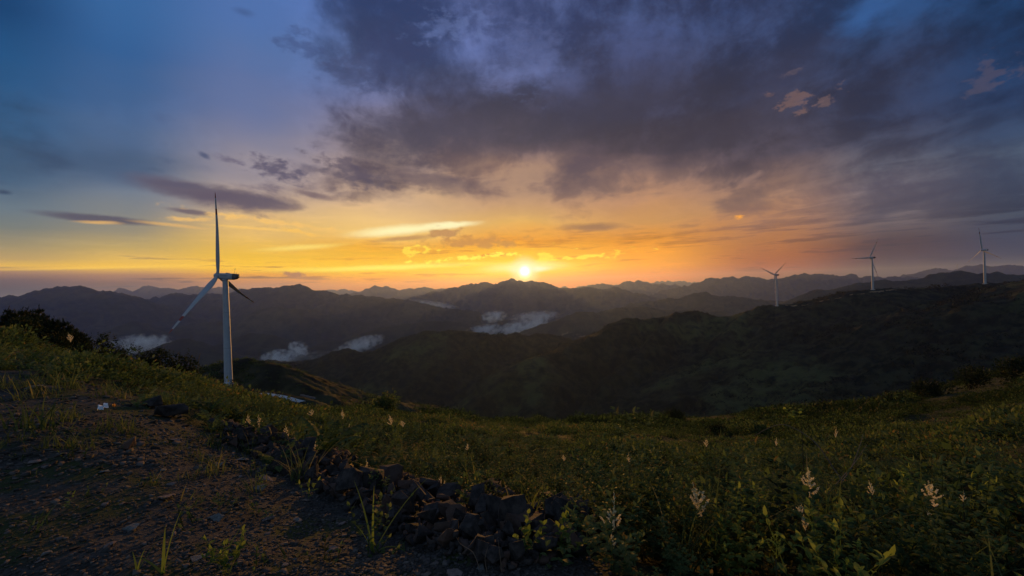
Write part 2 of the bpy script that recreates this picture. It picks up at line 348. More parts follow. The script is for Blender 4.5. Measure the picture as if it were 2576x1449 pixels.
# centre right, in front of the long mountain
ridge(RL(Z3, [(-260,235),(-100,225),(30,222),(90,235),(140,212),(170,222),(230,215),(320,206),(400,214),(560,211),(650,236),(760,262),(830,282),(900,300)], 9600, 9000), .42, 110, 700, 7)
ridge(RL(Z3, [(700,330),(800,318),(880,312),(960,304),(1040,296),(1120,286),(1150,268),(1200,255),(1290,252),(1340,262),(1400,280),(1500,274),(1560,290),(1620,284),(1680,296),(1740,322),(1830,312),(1900,312),(2000,330)], 5600, 5200), .45, 100, 600, 5)
ridge(RL(Z3, [(-180,560),(-60,520),(0,502),(60,478),(130,446),(180,438),(250,404),(340,410),(430,404),(560,380),(700,372),(900,385),(1100,395),(1400,400)], 3800, 3900), .45, 80, 500, 5)
# right: dark wooded ranges just behind the turbine ridge
ridge(RL(Z4, [(200,830),(380,760),(480,720),(560,680),(640,646),(680,640),(710,664),(740,655),(770,645),(800,654),(860,622),(930,608),(1000,596),(1100,590),(1200,570),(1280,564),(1360,574),(1450,568),(1560,552),(1700,530),(1760,505),(1830,496),(1900,488),(1980,480),(2020,492),(2060,516),(2120,515),(2180,500),(2250,516),(2300,500),(2340,490),(2400,498),(2450,515),(2520,512),(2571,508),(2900,480)], 3600, 3000), .45, 70, 500, 4)
# the big dark hill with the turbines: lower left end, then the part that climbs to the right
ridge(RL(Z2, [(230,760,1500),(290,722,1500),(330,712,1500),(380,735,1500),(450,737,1480),(560,730,1480),(640,716,1480),(760,680,1480),(830,652,1450),(900,636,1450),(960,662,1450),(1010,664,1440),(1060,652,1430),(1110,655,1420),(1180,615,1420),(1260,582,1420),(1330,545,1420),(1420,522,1420),(1480,504,1420),(1560,508,1420),(1640,503,1430),(1740,500,1440),(1820,512,1440),(1900,526,1440),(1960,536,1440),(1995,532,1440),(2050,548,1440),(2100,525,1450),(2140,520,1450),(2200,535,1450),(2240,547,1450),(2290,523,1460),(2360,526,1460),(2450,542,1460),(2560,580,1460),(2640,610,1450)]
          , 1450), .62, 55, 620, 1.3)
ridge(RL(Z3, [(-140,800,900),(60,730,980),(180,668,1040),(260,635,1060),(380,602,1080),(450,570,1090),(510,532,1100),(570,490,1110),(640,461,1120),(700,465,1120),(780,471,1120),(860,462,1120),(930,456,1120),(1010,438,1120),(1080,426,1120),(1140,410,1120),(1210,399,1120),(1260,410,1110),(1320,436,1100),(1420,446,1090),(1530,456,1080),(1590,440,1070),(1640,414,1070),(1720,382,1065),(1780,357,1062),(1870,355,1060),(2000,350,1055),(2120,330,1050),(2270,308,1045)]
          , 1100), .52, 34, 620, 1.0)
ridge(RL(Z4, [(430,792,1060),(600,756,1055),(800,706,1040),(950,672,1010),(1050,652,985),(1140,650,974),(1300,645,965),(1440,642,960),(1620,640,955),(1800,632,950),(1950,618,946),(2100,598,942),(2200,594,941),(2350,590,925),(2571,566,880),(2900,500,800),(3400,420,640)]
          , 1030), .30, 22, 420, .8)
# a nearer shoulder that joins the terraced slope to the hillside on the right
# spurs running down the face of the dark hill
for P_ in ([(1262,836,1420),(1180,880,1320),(1080,960,1190),(1000,1030,1080)],
           [(1430,850,1400),(1370,900,1280),(1290,970,1120),(1230,1040,1010)],
           [(1600,800,1120),(1440,870,985),(1270,960,860),(1130,1050,770)],
           [(1700,786,1120),(1640,860,970),(1530,960,830),(1440,1060,740)],
           [(1880,780,1060),(1820,850,920),(1760,940,790),(1700,1040,690)],
           [(2160,735,1040),(2120,800,870),(2080,880,720),(2040,970,600)]):
    ridge(np.array([at(*q) for q in P_]), .85, 14, 420, 1.0)
# low knoll behind the first turbine
ridge(RL(Z1, [(1700,1010,330),(1780,960,332),(1870,905,335),(1940,870,335),(2000,858,335),(2090,830,335),(2160,800,335),(2230,790,335),(2320,792,335),(2420,812,330),(2500,830,320),(2576,850,315)], 330), .42, 5, 300, .5)
ridge(np.array([at(688,930,315), at(740,955,300), at(800,985,285), at(850,1012,270), at(900,1050,250)]), .5, 4, 300, .5)

# near hillside: depth of the ground below the eye, by bearing (photo column) and forward distance
NEAR = {
 -1400: [(1,-1.5),(3,-1.3),(8,-.6),(14,0.2),(22,-.5),(40,-6),(80,-22),(160,-55),(400,-160)],
 -500: [(1,-1.55),(3,-1.45),(6,-1.1),(12,-.8),(18,-.75),(26,-1.7),(40,-5),(80,-20),(160,-50),(400,-150)],
 0:   [(1,-1.6),(2.7,-1.6),(5,-1.5),(9,-1.35),(14,-1.3),(20,-1.45),(26,-2.5),(40,-6),(80,-20),(160,-50),(400,-150)],
 220: [(1,-1.6),(2.7,-1.62),(5,-1.6),(9,-1.6),(14,-2.05),(22,-3.15),(30,-5.2),(45,-10),(80,-20),(160,-48),(400,-140)],
 330: [(1,-1.6),(2.6,-1.62),(5,-1.68),(8,-1.85),(14,-2.45),(24,-4.2),(34,-7.2),(60,-14),(90,-22),(160,-42),(400,-130)],
 430: [(1,-1.6),(2.6,-1.62),(5,-1.75),(8,-2.1),(14,-2.75),(28,-4.8),(40,-8.2),(60,-13),(90,-20),(160,-38),(400,-120)],
 640: [(1,-1.6),(2.6,-1.63),(5,-2.0),(9,-2.9),(16,-4.3),(30,-7.1),(60,-12.9),(100,-21.8),(180,-38.5),(280,-55),(420,-90)],
 700: [(1,-1.6),(2.6,-1.63),(5,-2.05),(9,-3.0),(16,-4.6),(30,-7.7),(50,-13.4),(75,-19.8),(110,-27.6),(135,-32.2),(150,-36.5),(200,-49),(280,-66),(420,-100)],
 760: [(1,-1.6),(2.6,-1.64),(5,-2.1),(9,-3.1),(16,-4.8),(30,-8.1),(50,-13.6),(75,-20.2),(110,-28.0),(135,-32.6),(150,-38),(280,-72),(420,-116)],
 900: [(1,-1.6),(2.6,-1.66),(5,-2.2),(8,-3.2),(14,-4.7),(27,-7.9),(50,-12.6),(80,-24),(140,-42),(250,-80),(420,-130)],
 1290:[(1,-1.6),(2.5,-1.6),(4,-2.1),(6,-3.2),(11,-4.9),(20,-7.2),(30,-9.8),(60,-17.6),(90,-30),(150,-58),(250,-105),(420,-170)],
 1720:[(1,-1.6),(2.6,-1.75),(5,-2.9),(9,-4.5),(16,-6.7),(32,-11.3),(70,-20.9),(110,-36),(200,-80),(420,-170)],
 2150:[(1,-1.6),(2.8,-1.95),(6,-3.2),(12,-5.4),(22,-8.2),(42,-13.2),(80,-22.3),(130,-40),(220,-75),(420,-130)],
 2400:[(1,-1.65),(3,-2.05),(7,-3.6),(14,-5.7),(26,-8.5),(45,-12.8),(90,-21.4),(150,-38),(240,-62),(420,-100)],
 2576:[(1,-1.7),(3.2,-2.15),(7,-3.4),(14,-5.0),(26,-7.9),(50,-12.6),(100,-20.6),(170,-36),(260,-58),(420,-105)],
 3300:[(1,-1.7),(3.2,-1.9),(7,-2.6),(14,-3.5),(26,-5.4),(50,-8.6),(100,-14.5),(170,-24),(260,-20),(420,-30)],
 5200:[(1,-1.6),(3.2,-1.4),(7,-1.2),(14,-1.0),(26,0.2),(50,1.0),(100,2.0),(170,1.0),(260,-4),(420,-10)],
}
AZG = np.linspace(-math.pi / 2, math.pi / 2, 361); LRG = np.linspace(math.log(0.4), math.log(900), 260)
def _near_table():
    cols = sorted(NEAR); azc = np.array([math.atan((X - 1288) / F) for X in cols])
    T = np.zeros((len(cols), len(LRG)))
    for i, X in enumerate(cols):
        c = math.cos(azc[i]); r = np.array([p[0] / c for p in NEAR[X]]); q = np.array([p[1] for p in NEAR[X]]) / r
        T[i] = np.interp(LRG, np.log(r), q)
        T[i] = np.where(LRG < math.log(r[0]), NEAR[X][0][1] / np.exp(LRG), T[i])
    G = np.zeros((len(AZG), len(LRG)))
    for j in range(len(LRG)): G[:, j] = np.interp(AZG, azc, T[:, j])
    Gz = G * np.exp(LRG)[None, :]
    for ax, sg in ((0, 5), (1, 2.2)):
        k = np.exp(-0.5 * (np.arange(-16, 17) / sg) ** 2); k /= k.sum()
        P = np.pad(Gz, [(16, 16) if a == ax else (0, 0) for a in (0, 1)], mode='edge')
        Gz = sum(k[i] * (P[i:i + Gz.shape[0], :] if ax == 0 else P[:, i:i + Gz.shape[1]]) for i in range(33))
    return Gz
NEART = _near_table()
def near_h(x, y):
    azv = np.arctan2(x, y); r = np.maximum(np.hypot(x, y), 0.41)
    back = smooth(R(75), R(90), np.abs(azv))
    u = np.clip((np.clip(azv, AZG[0], AZG[-1]) - AZG[0]) / (AZG[1] - AZG[0]), 0, len(AZG) - 1.001)
    v = np.clip((np.log(r) - LRG[0]) / (LRG[1] - LRG[0]), 0, len(LRG) - 1.001)
    i = u.astype(int); j = v.astype(int); fu = u - i; fv = v - j
    h = (NEART[i, j] * (1 - fu) + NEART[i + 1, j] * fu) * (1 - fv) + (NEART[i, j + 1] * (1 - fu) + NEART[i + 1, j + 1] * fu) * fv
    h = np.where(r < 0.9, -1.6, h)
    return h * (1 - back) + back * (-1.6 - 0.03 * r)

def pad_mask(x, y):
    """1 on the stony pad in the left foreground, 0 on the overgrown slope"""
    L = np.array([(-60, 1.0), (-14, 11.0), (-8.6, 9.8), (-5.2, 7.6), (-3.1, 5.7), (-2.0, 4.9), (-1.0, 4.0), (-0.35, 3.5), (0.35, 3.0), (0.9, 2.35), (1.2, 1.2), (1.2, -20)])
    w = (fbm(x * 0.9, y * 0.9, 3, 91)) * 1.3
    yy = np.interp(x, L[:, 0], L[:, 1], left=1.0, right=-20)
    return smooth(-0.55, 0.55, yy - y + w)

LINE = [(545, 1085), (640, 1122), (720, 1158), (800, 1192), (880, 1226), (960, 1264), (1050, 1300), (1140, 1325), (1240, 1345), (1340, 1352), (1430, 1340), (1520, 1318)]
LW = [20, 28, 38, 46, 56, 64, 74, 82, 88, 76, 52, 26]
def in_pile(x, y, grow=1.0):
    z = near_h(x, y); f_ = np.maximum(y, .2); X = 1288 + F * (x * AX_R[0] + z * AX_R[2]) / f_; Y = 724.5 - F * (x * AX_U[0] + z * AX_U[2]) / f_
    yc = np.interp(X, [p[0] for p in LINE], [p[1] for p in LINE]); hw = np.interp(X, [p[0] for p in LINE], LW)
    return (X > 545) & (X < 1520) & (np.abs(Y - yc) < hw * grow) & (y > 1)

def pile_rise(x, y):
    z = near_h(x, y); f_ = np.maximum(y, .2); X = 1288 + F * (x * AX_R[0] + z * AX_R[2]) / f_; Y = 724.5 - F * (x * AX_U[0] + z * AX_U[2]) / f_
    yc = np.interp(X, [p[0] for p in LINE], [p[1] for p in LINE]); hw = np.interp(X, [p[0] for p in LINE], LW)
    return np.where(y > 1, np.clip(1 - ((Y - yc) / (hw * 1.1)) ** 2, 0, 1) * smooth(545, 640, X) * smooth(1530, 1440, X), 0) ** .8 * .11

def ridges_h(x, y):
    H = np.full(x.shape, -640.0)
    azp = np.arctan2(x, y); rp = np.hypot(x, y)
    for k, (P, slope, relief, fall, rough) in enumerate(RIDGES):
        pr = np.hypot(P[:, 0], P[:, 1]); reach = fall / slope * 2.2
        sel = np.where((rp > pr.min() - reach) & (rp < pr.max() + reach))[0]
        if len(sel) == 0: continue
        xs_, ys_ = x[sel], y[sel]; Dm = float(pr.mean())
        # wander the flanks a little so that spurs and gullies branch off the crest
        wl = max(60.0, relief * 4.5)
        wx = fbm(xs_ / wl, ys_ / wl, 3, 300 + k) * wl * 0.55; wy = fbm(xs_ / wl, ys_ / wl, 3, 340 + k) * wl * 0.55
        best = np.full(sel.shape, -1e9)
        for a, b in zip(P[:-1], P[1:]):
            ab = b[:2] - a[:2]; L2 = float(ab @ ab) + 1e-6
            t = np.clip(((xs_ - a[0]) * ab[0] + (ys_ - a[1]) * ab[1]) / L2, 0, 1)
            d0 = np.hypot(xs_ - (a[0] + t * ab[0]), ys_ - (a[1] + t * ab[1]))
            g = smooth(0, wl * 0.8, d0)
            ddx = xs_ + wx * g - (a[0] + t * ab[0]); ddy = ys_ + wy * g - (a[1] + t * ab[1])
            d = np.hypot(ddx, ddy)
            zc = a[2] + (b[2] - a[2]) * t
            de = np.sqrt(d * d + (relief * .5) ** 2) - relief * .5
            best = np.maximum(best, zc - fall * (1 - np.exp(-de * slope / fall)) - 0.22 * slope * de)
        g = 0
        rel = fbm(xs_ / wl * 1.3, ys_ / wl * 1.3, 5, 400 + k, ridged=True)
        crestz = np.interp(azp[sel], np.arctan2(P[:, 0], P[:, 1]), P[:, 2]) if P[-1, 0] > P[0, 0] else P[:, 2].max()
        below = np.clip((crestz - best) / max(relief * 1.5, 1), 0, 1)
        best = best + rel * relief * 1.3 * below + fbm(xs_ / (rough * 20), ys_ / (rough * 20), 5, 500 + k, 0.62) * rough * (8.0 + 10.0 * smooth(3000, 9000, Dm))
        H[sel] = np.maximum(H[sel], best)
    return H

ROADP = np.array([at((1000 + .1009 * a) / 1.59006, (1540 + .1009 * b) / 1.59006, D) for a, b, D in
                  [(100,300,139),(430,325,138),(600,340,137),(800,365,136),(1000,395,135),(1200,430,134),(1400,475,133),(1600,530,132),(1800,590,131),(1950,628,130),(2080,656,129),(2240,690,128),(2500,760,127)]])
def ground(x, y, detail=True):
    x = np.asarray(x, float); y = np.asarray(y, float); shp = x.shape; x = x.ravel(); y = y.ravel()
    r = np.hypot(x, y)
    n = near_h(x, y)
    far = np.full(x.shape, -1e9)
    s = (r > 150) & (y > -50)
    if s.any(): far[s] = ridges_h(x[s], y[s])
    azr = np.arctan2(x, y)
    st = np.interp(azr, [R(-62), R(-33), R(-22), R(-16), R(30), R(42), R(50)], [130, 150, 330, 150, 150, 300, 430])
    nearw = n - smooth(st, st * 2.2, r) * 500
    h = np.maximum(nearw, far)
    k = 5.0
    both = (r > 150)
    hb = np.where(both, h + np.log1p(np.exp(-np.abs(nearw - far) / k)) * k * 0.6, h)
    h = hb
    ROAD = ROADP
    kr = np.full(x.shape, 1e9); zr = np.zeros(x.shape)
    sr = (r > 95) & (r < 190)
    if sr.any():
        for a, b in zip(ROAD[:-1], ROAD[1:]):
            ab = b[:2] - a[:2]; t = np.clip(((x[sr] - a[0]) * ab[0] + (y[sr] - a[1]) * ab[1]) / (ab @ ab), 0, 1)
            d = np.hypot(x[sr] - a[0] - t * ab[0], y[sr] - a[1] - t * ab[1]); q = a[2] + (b[2] - a[2]) * t
            kk = kr[sr]; zz_ = zr[sr]; w = d < kk; kk[w] = d[w]; zz_[w] = q[w]; kr[sr] = kk; zr[sr] = zz_
        w = smooth(7.0, 3.0, kr); h = h * (1 - w) + (zr - 0.25) * w
    nr = (r < 13) & (y > 1)
    if nr.any(): h[nr] = h[nr] + pile_rise(x[nr], y[nr])
    if detail:
        h = h + fbm(x / 1.7, y / 1.7, 4, 5) * 0.22 * smooth(3, 9, r) * (r < 400) + fbm(x / 7.5, y / 7.5, 3, 6) * 0.9 * smooth(10, 40, r) * (r < 900)
        h = h + fbm(x / .5, y / .5, 4, 8) * (0.07 - .035 * pad_mask(x, y)) * (r < 40) + np.maximum(fbm(x / 1.1, y / 1.1, 2, 9), -.05) * 0.42 * smooth(2.5, 5, r) * (1 - pad_mask(x, y)) * (r < 120)
    return h.reshape(shp)
def g1(x, y): return float(ground(np.array([x]), np.array([y]))[0])
def hit(X, Y, dmin=1.2, dmax=500):
    """where the line of sight through a measured point meets the ground"""
    d = ray(X, Y); D = np.exp(np.linspace(math.log(dmin), math.log(dmax), 900))
    z = ground(d[0] * D, d[1] * D); b = z > d[2] * D
    i = int(np.argmax(b)) if b.any() else len(D) - 1
    return np.array([d[0] * D[i], d[1] * D[i], z[i]])

# ================================================================ mesh and object helpers
def tag(o, label=None, cat=None, group=None, kind=None):
    if label: o['label'] = label
    if cat: o['category'] = cat
    if group: o['group'] = group
    if kind: o['kind'] = kind
    return o
def link(name, me, mat=None, parent=None, loc=None):
    o = bpy.data.objects.new(name, me); C.objects.link(o)
    if mat is not None and me is not None:
        me.materials.clear()
        for q in (mat if isinstance(mat, (list, tuple)) else [mat]): me.materials.append(q)
    if parent is not None: o.parent = parent
    if loc is not None: o.location = loc
    return o
def empty(name, loc, rz=0.0):
    o = bpy.data.objects.new(name, None); C.objects.link(o); o.location = loc; o.rotation_euler = (0, 0, rz)
    o.empty_display_size = 0.1
    return o
def np_mesh(name, V, Fq, smooth_=False, attr=None, nside=None):
    """V (n,3); Fq (m,k) faces of k corners"""
    me = bpy.data.meshes.new(name); V = np.asarray(V, np.float32); Fq = np.asarray(Fq, np.int32)
    k = Fq.shape[1]; me.vertices.add(len(V)); me.vertices.foreach_set('co', V.ravel())
    me.loops.add(Fq.size); me.loops.foreach_set('vertex_index', Fq.ravel())
    me.polygons.add(len(Fq)); me.polygons.foreach_set('loop_start', np.arange(0, Fq.size, k, dtype=np.int32))
    me.polygons.foreach_set('use_smooth', np.full(len(Fq), smooth_))
    if attr is not None:
        for an, av in attr.items():
            a = me.attributes.new(an, 'FLOAT', 'POINT'); a.data.foreach_set('value', np.asarray(av, np.float32))
    me.update(calc_edges=True); me.validate()
    return me
def mat(name, rough=0.9, spec=0.15):
    m_ = bpy.data.materials.new(name); m_.use_nodes = True; nt = m_.node_tree; nt.nodes.clear()
    N = NT(nt); b = N.n('ShaderNodeBsdfPrincipled'); o = N.n('ShaderNodeOutputMaterial'); nt.links.new(b.outputs[0], o.inputs[0])
    b.inputs['Roughness'].default_value = rough; b.inputs['Specular IOR Level'].default_value = spec
    return m_, N, b, o

# ================================================================ terrain meshes
def polar_rows(r0, r1, ratio):
    n = int(math.log(r1 / r0) / ratio) + 1
    return np.exp(np.linspace(math.log(r0), math.log(r1), n))
def polar_mesh(name, r, a, hfun, attrs=None):
    A, Rr = np.meshgrid(a, r); x = np.sin(A) * Rr; y = np.cos(A) * Rr
    z = hfun(x, y)
    V = np.stack([x.ravel(), y.ravel(), z.ravel()], 1); nr, na = x.shape
    i = np.arange(nr - 1)[:, None] * na + np.arange(na - 1)[None, :]
    Fq = np.stack([i, i + 1, i + na + 1, i + na], -1).reshape(-1, 4)[:, ::-1]
    at_ = {k: f(x.ravel(), y.ravel()) for k, f in (attrs or {}).items()}
    return np_mesh(name, V, Fq, True, at_)

def ground_material():
    m_, N, b, o = mat('ground_soil_and_turf', 0.95, 0.1)
    tcn = N.n('ShaderNodeTexCoord').outputs['Object']
    pa = N.n('ShaderNodeAttribute', attribute_name='pad').outputs['Fac']
    a = N.noise(tcn, 0.35, 8, 0.6); c = N.noise(tcn, 3.0, 8, 0.65); f = N.noise(tcn, 22.0, 5, 0.6)
    soil = N.mix(N.mapr(c, .35, .7), (0.026, 0.024, 0.022), (0.062, 0.053, 0.047))
    soil = N.mix(N.mapr(f, .45, .75), soil, (0.085, 0.075, 0.068))
    soil = N.mix(N.mapr(N.noise(tcn, 1.3, 6, .6), .48, .60), soil, (0.034, 0.042, 0.016))
    turf = N.mix(N.mapr(a, .3, .7), (0.014, 0.019, 0.010), (0.028, 0.033, 0.015))
    turf = N.mix(N.mapr(c, .55, .8), turf, (0.034, 0.030, 0.017))
    k = N.mapr(pa, .35, .65); c_ = N.mix(k, turf, soil); N.put(b.inputs['Base Color'], c_)
    bm = N.n('ShaderNodeBump'); bm.inputs['Strength'].default_value = 0.9; bm.inputs['Distance'].default_value = 0.03
    N.put(bm.inputs['Height'], N.m('ADD', N.m('MULTIPLY', c, 1.5), f)); N.put(b.inputs['Normal'], bm.outputs[0])
    return m_
def hill_material(name, c0, c1, c2, s):
    m_, N, b, o = mat(name, 1.0, 0.05)
    tcn = N.n('ShaderNodeTexCoord').outputs['Object']
    a = N.noise(tcn, 0.004 / s, 6, 0.6); c = N.noise(tcn, 0.05 / s, 7, 0.65)
    k = N.mix(N.mapr(c, .40, .62), c0, c1); k = N.mix(N.m('MULTIPLY', N.mapr(a, .52, .62), N.mapr(c, .3, .6)), k, c2)
    N.put(b.inputs['Base Color'], k)
    return m_

M_GROUND = ground_material()
M_HILL = hill_material('scrub_wood', (0.010, 0.012, 0.009), (0.034, 0.036, 0.020), (0.062, 0.066, 0.028), 1.0)
M_MOUNT = hill_material('far_forest', (0.016, 0.022, 0.018), (0.036, 0.042, 0.030), (0.046, 0.050, 0.034), 6.0)
R_A, R_B, R_C = 150.0, 2300.0, 30000.0
azn = np.radians(np.linspace(-64, 64, 1150))
me = polar_mesh('hillside', np.concatenate([polar_rows(0.9, 30, 0.010), polar_rows(30, R_A, 0.012)[1:]]), np.radians(np.linspace(-75, 75, 900)), ground, {'pad': pad_mask})
tag(link('hillside', me, M_GROUND), 'near hillside of stony soil and rough turf falling away from the viewer', kind='structure')
# the ground under and behind the viewer, coarser
def behind_h(x, y): return ground(x, y) - 0.0
rb = polar_rows(0.9, R_A, 0.09); ab = np.radians(np.concatenate([np.linspace(75, 285, 70)]))
me = polar_mesh('hilltop', rb, ab, behind_h, {'pad': pad_mask}); 
tag(link('hilltop', me, M_GROUND), 'hilltop ground behind the viewer', kind='structure')
def canopy_h(x, y):
    h = ground(x, y); r = np.hypot(x, y)
    # bushes and low wood covering the slopes
    c = fbm(x / 8.0, y / 8.0, 3, 71, 0.6); c2 = fbm(x / 60.0, y / 60.0, 3, 72)
    amp = smooth(-0.2, 0.15, c2) * 6.5 * smooth(150, 420, r)
    # old terraces on the slope below the turbines
    tm = smooth(430, 520, x) * smooth(330, 430, y) * smooth(900, 780, y)
    h = h + tm * 1.0 * (np.mod(h + fbm(x / 40, y / 40, 2, 73) * 5, 5.0) / 5.0 - 0.5)
    return h + np.maximum(c, -0.2) * amp
me = polar_mesh('hills', np.concatenate([polar_rows(R_A, 600, 0.0045), polar_rows(600, R_B, 0.0040)[1:]]), azn, canopy_h)
tag(link('hills', me, M_HILL), 'dark scrub covered hills across the valley', kind='structure')
me = polar_mesh('mountains', polar_rows(R_B, R_C, 0.0062), azn, ground)
tag(link('mountains', me, M_MOUNT), 'ranges of forested mountains fading into the distance', kind='structure')

# ================================================================ haze
def build_haze():
    x0, x1, y0, y1, z0, z1 = -60000, 60000, -3000, HAZE_FAR + 1500, -760, HAZE_TOP
    V = [(x, y, z) for x in (x0, x1) for y in (y0, y1) for z in (z0, z1)]
    Fq = [(0, 1, 3, 2), (4, 6, 7, 5), (0, 4, 5, 1), (2, 3, 7, 6), (0, 2, 6, 4), (1, 5, 7, 3)]
    m_ = bpy.data.materials.new('haze_air'); m_.use_nodes = True; nt = m_.node_tree; nt.nodes.clear(); N = NT(nt)
    v = N.n('ShaderNodeVolumePrincipled'); v.inputs['Density'].default_value = HAZE; v.inputs['Anisotropy'].default_value = 0.58
    v.inputs['Color'].default_value = (0.28, 0.40, 1.0, 1); v.inputs['Absorption Color'].default_value = (0.90, 0.90, 0.90, 1)
    o = N.n('ShaderNodeOutputMaterial'); nt.links.new(v.outputs[0], o.inputs['Volume'])
    return tag(link('haze', np_mesh('haze', V, Fq), m_), 'thin evening haze filling the valleys', kind='stuff')
build_haze()

# ================================================================ simple materials
def flat_mat(name, col_, rough=0.6, spec=0.3, bump=None, var=0.0, scale=4.0, metal=0.0):
    m_, N, b, o = mat(name, rough, spec); b.inputs['Metallic'].default_value = metal
    tcn = N.n('ShaderNodeTexCoord').outputs['Object']
    if var:
        n_ = N.noise(tcn, scale, 5, 0.6)
        N.put(b.inputs['Base Color'], N.mix(N.mapr(n_, .35, .65), tuple(v * (1 - var) for v in col_), tuple(min(1, v * (1 + var)) for v in col_)))
    else: b.inputs['Base Color'].default_value = tuple(col_) + (1,)
    if bump:
        bm = N.n('ShaderNodeBump'); bm.inputs['Strength'].default_value = 0.8; bm.inputs['Distance'].default_value = bump[1]
        N.put(bm.inputs['Height'], N.noise(tcn, bump[0], 6, 0.6)); N.put(b.inputs['Normal'], bm.outputs[0])
    return m_
M_WHITE = flat_mat('turbine_white', (0.34, 0.36, 0.40), 0.5, 0.3, None, .06, 0.25)
M_SEAM = flat_mat('seam_grey', (0.22, 0.23, 0.25), .6, .2)
M_RED = flat_mat('turbine_red', (0.20, 0.03, 0.03), 0.5, 0.3)
M_COWL = flat_mat('turbine_dark_cowl', (0.10, 0.08, 0.08), 0.6, 0.3)
M_STEEL = flat_mat('dark_steel', (0.12, 0.12, 0.13), 0.5, 0.4)
M_LETTER = flat_mat('lettering_red', (0.20, 0.03, 0.03), 0.6, 0.2)
M_CONC = flat_mat('concrete', (0.42, 0.42, 0.43), 0.85, 0.2, (3.0, .02), .15, 0.6)
M_TRACK = flat_mat('dirt_track', (0.20, 0.15, 0.10), 0.95, 0.1, None, .3, .1)

# ================================================================ wind turbines
def tube(path, radii, n=16, cap=True):
    """rings along a path of points; returns V, F (quads)"""
    path = [np.array(p, float) for p in path]; V = []; Fq = []
    for i, (p, r_) in enumerate(zip(path, radii)):
        t = path[min(i + 1, len(path) - 1)] - path[max(i - 1, 0)]; t /= np.linalg.norm(t)
        a = np.cross(t, [0, 0, 1] if abs(t[2]) < .9 else [1, 0, 0]); a /= np.linalg.norm(a); b = np.cross(t, a)
        for k in range(n):
            w = 2 * math.pi * k / n; V.append(p + r_ * (math.cos(w) * a + math.sin(w) * b))
    for i in range(len(path) - 1):
        for k in range(n):
            Fq.append((i * n + k, i * n + (k + 1) % n, (i + 1) * n + (k + 1) % n, (i + 1) * n + k))
    return V, Fq
def py_mesh(name, V, Fs, smooth_=False, mats=None):
    me = bpy.data.meshes.new(name); me.from_pydata([tuple(v) for v in V], [], [tuple(f) for f in Fs])
    for p in me.polygons: p.use_smooth = smooth_
    if mats:
        for p, mi in zip(me.polygons, mats): p.material_index = mi
    me.update(); return me
def caps(V, Fs, n):
    L = len(V); return Fs + [tuple(range(n))[::-1], tuple(range(L - n, L))]
def tower_mesh(H):
    hs = [-3, 0, .25, .3] + list(np.linspace(1.5, H - .6, 16)) + [H]
    rad = [2.35, 2.35, 2.35, 2.15] + [2.15 - .72 * (i / 15) for i in range(16)] + [1.5]
    V, Fs = tube([(0, 0, h) for h in hs], rad, 40)
    return py_mesh('tower', V, caps(V, Fs, 40), True)
def blade_mesh(L=47.0):
    V = []; Fs = []; ms = []; n = 16
    st = [0, .012, .03, .06, .10, .15, .20, .27, .35, .45, .55, .65, .73, .735, .80, .805, .87, .93, .935, .97, .99, 1.0]
    for s_ in st:
        if s_ < .03: ch, th = 1.9, 1.9
        else:
            pk = 3.3; ch = np.interp(s_, [.03, .10, .18, .25, .5, .8, .95, 1.0], [1.95, 2.7, pk, 3.15, 2.1, 1.15, .7, .12])
            th = np.interp(s_, [.03, .10, .18, .3, .6, 1.0], [1.85, 1.35, .85, .55, .25, .05])
        tw = R(np.interp(s_, [0, .2, .5, 1], [14, 12, 4, 0])); pb = np.interp(s_, [0, .6, 1], [0, .3, 1.4])
        for k in range(n):
            w = 2 * math.pi * k / n; cx = math.cos(w); sx = math.sin(w)
            u = (cx * .5 + (0.0 if s_ < .03 else .12)) * ch; v_ = sx * .5 * th * (1 if s_ < .05 else (0.55 + .45 * cx))
            V.append((v_ * math.cos(tw) + u * math.sin(tw) + pb, u * math.cos(tw) - v_ * math.sin(tw), s_ * L))
    for i in range(len(st) - 1):
        mid = (st[i] + st[i + 1]) / 2; red = (.733 < mid < .803) or (.932 < mid)
        for k in range(n):
            Fs.append((i * n + k, i * n + (k + 1) % n, (i + 1) * n + (k + 1) % n, (i + 1) * n + k)); ms.append(1 if red else 0)
    Fs = caps(V, Fs, n); ms += [0, 1]
    return py_mesh('blade', V, Fs, True, ms)
def nacelle_mesh():
    # x runs from the rotor side (positive) to the tail (negative)
    xs_ = [3.0, 2.6, 1.0, -2.0, -4.6]; V = []; Fs = []; n = 20
    for x in xs_:
        hw = np.interp(x, [-4.6, 2.6, 3.0], [1.75, 1.7, 1.35]); up = np.interp(x, [-4.6, 2.6, 3.0], [1.85, 1.65, 1.3]); dn = np.interp(x, [-4.6, -2, 2.6, 3.0], [1.75, 1.85, 1.6, 1.3])
        for k in range(n):
            w = 2 * math.pi * k / n; c, s_ = math.cos(w), math.sin(w); q = lambda v: math.copysign(abs(v) ** .55, v)
            V.append((x, q(c) * hw, q(s_) * (up if s_ > 0 else dn)))
    for i in range(len(xs_) - 1):
        for k in range(n): Fs.append((i * n + k, i * n + (k + 1) % n, (i + 1) * n + (k + 1) % n, (i + 1) * n + k))
    return py_mesh('nacelle', V, caps(V, Fs, n), True)
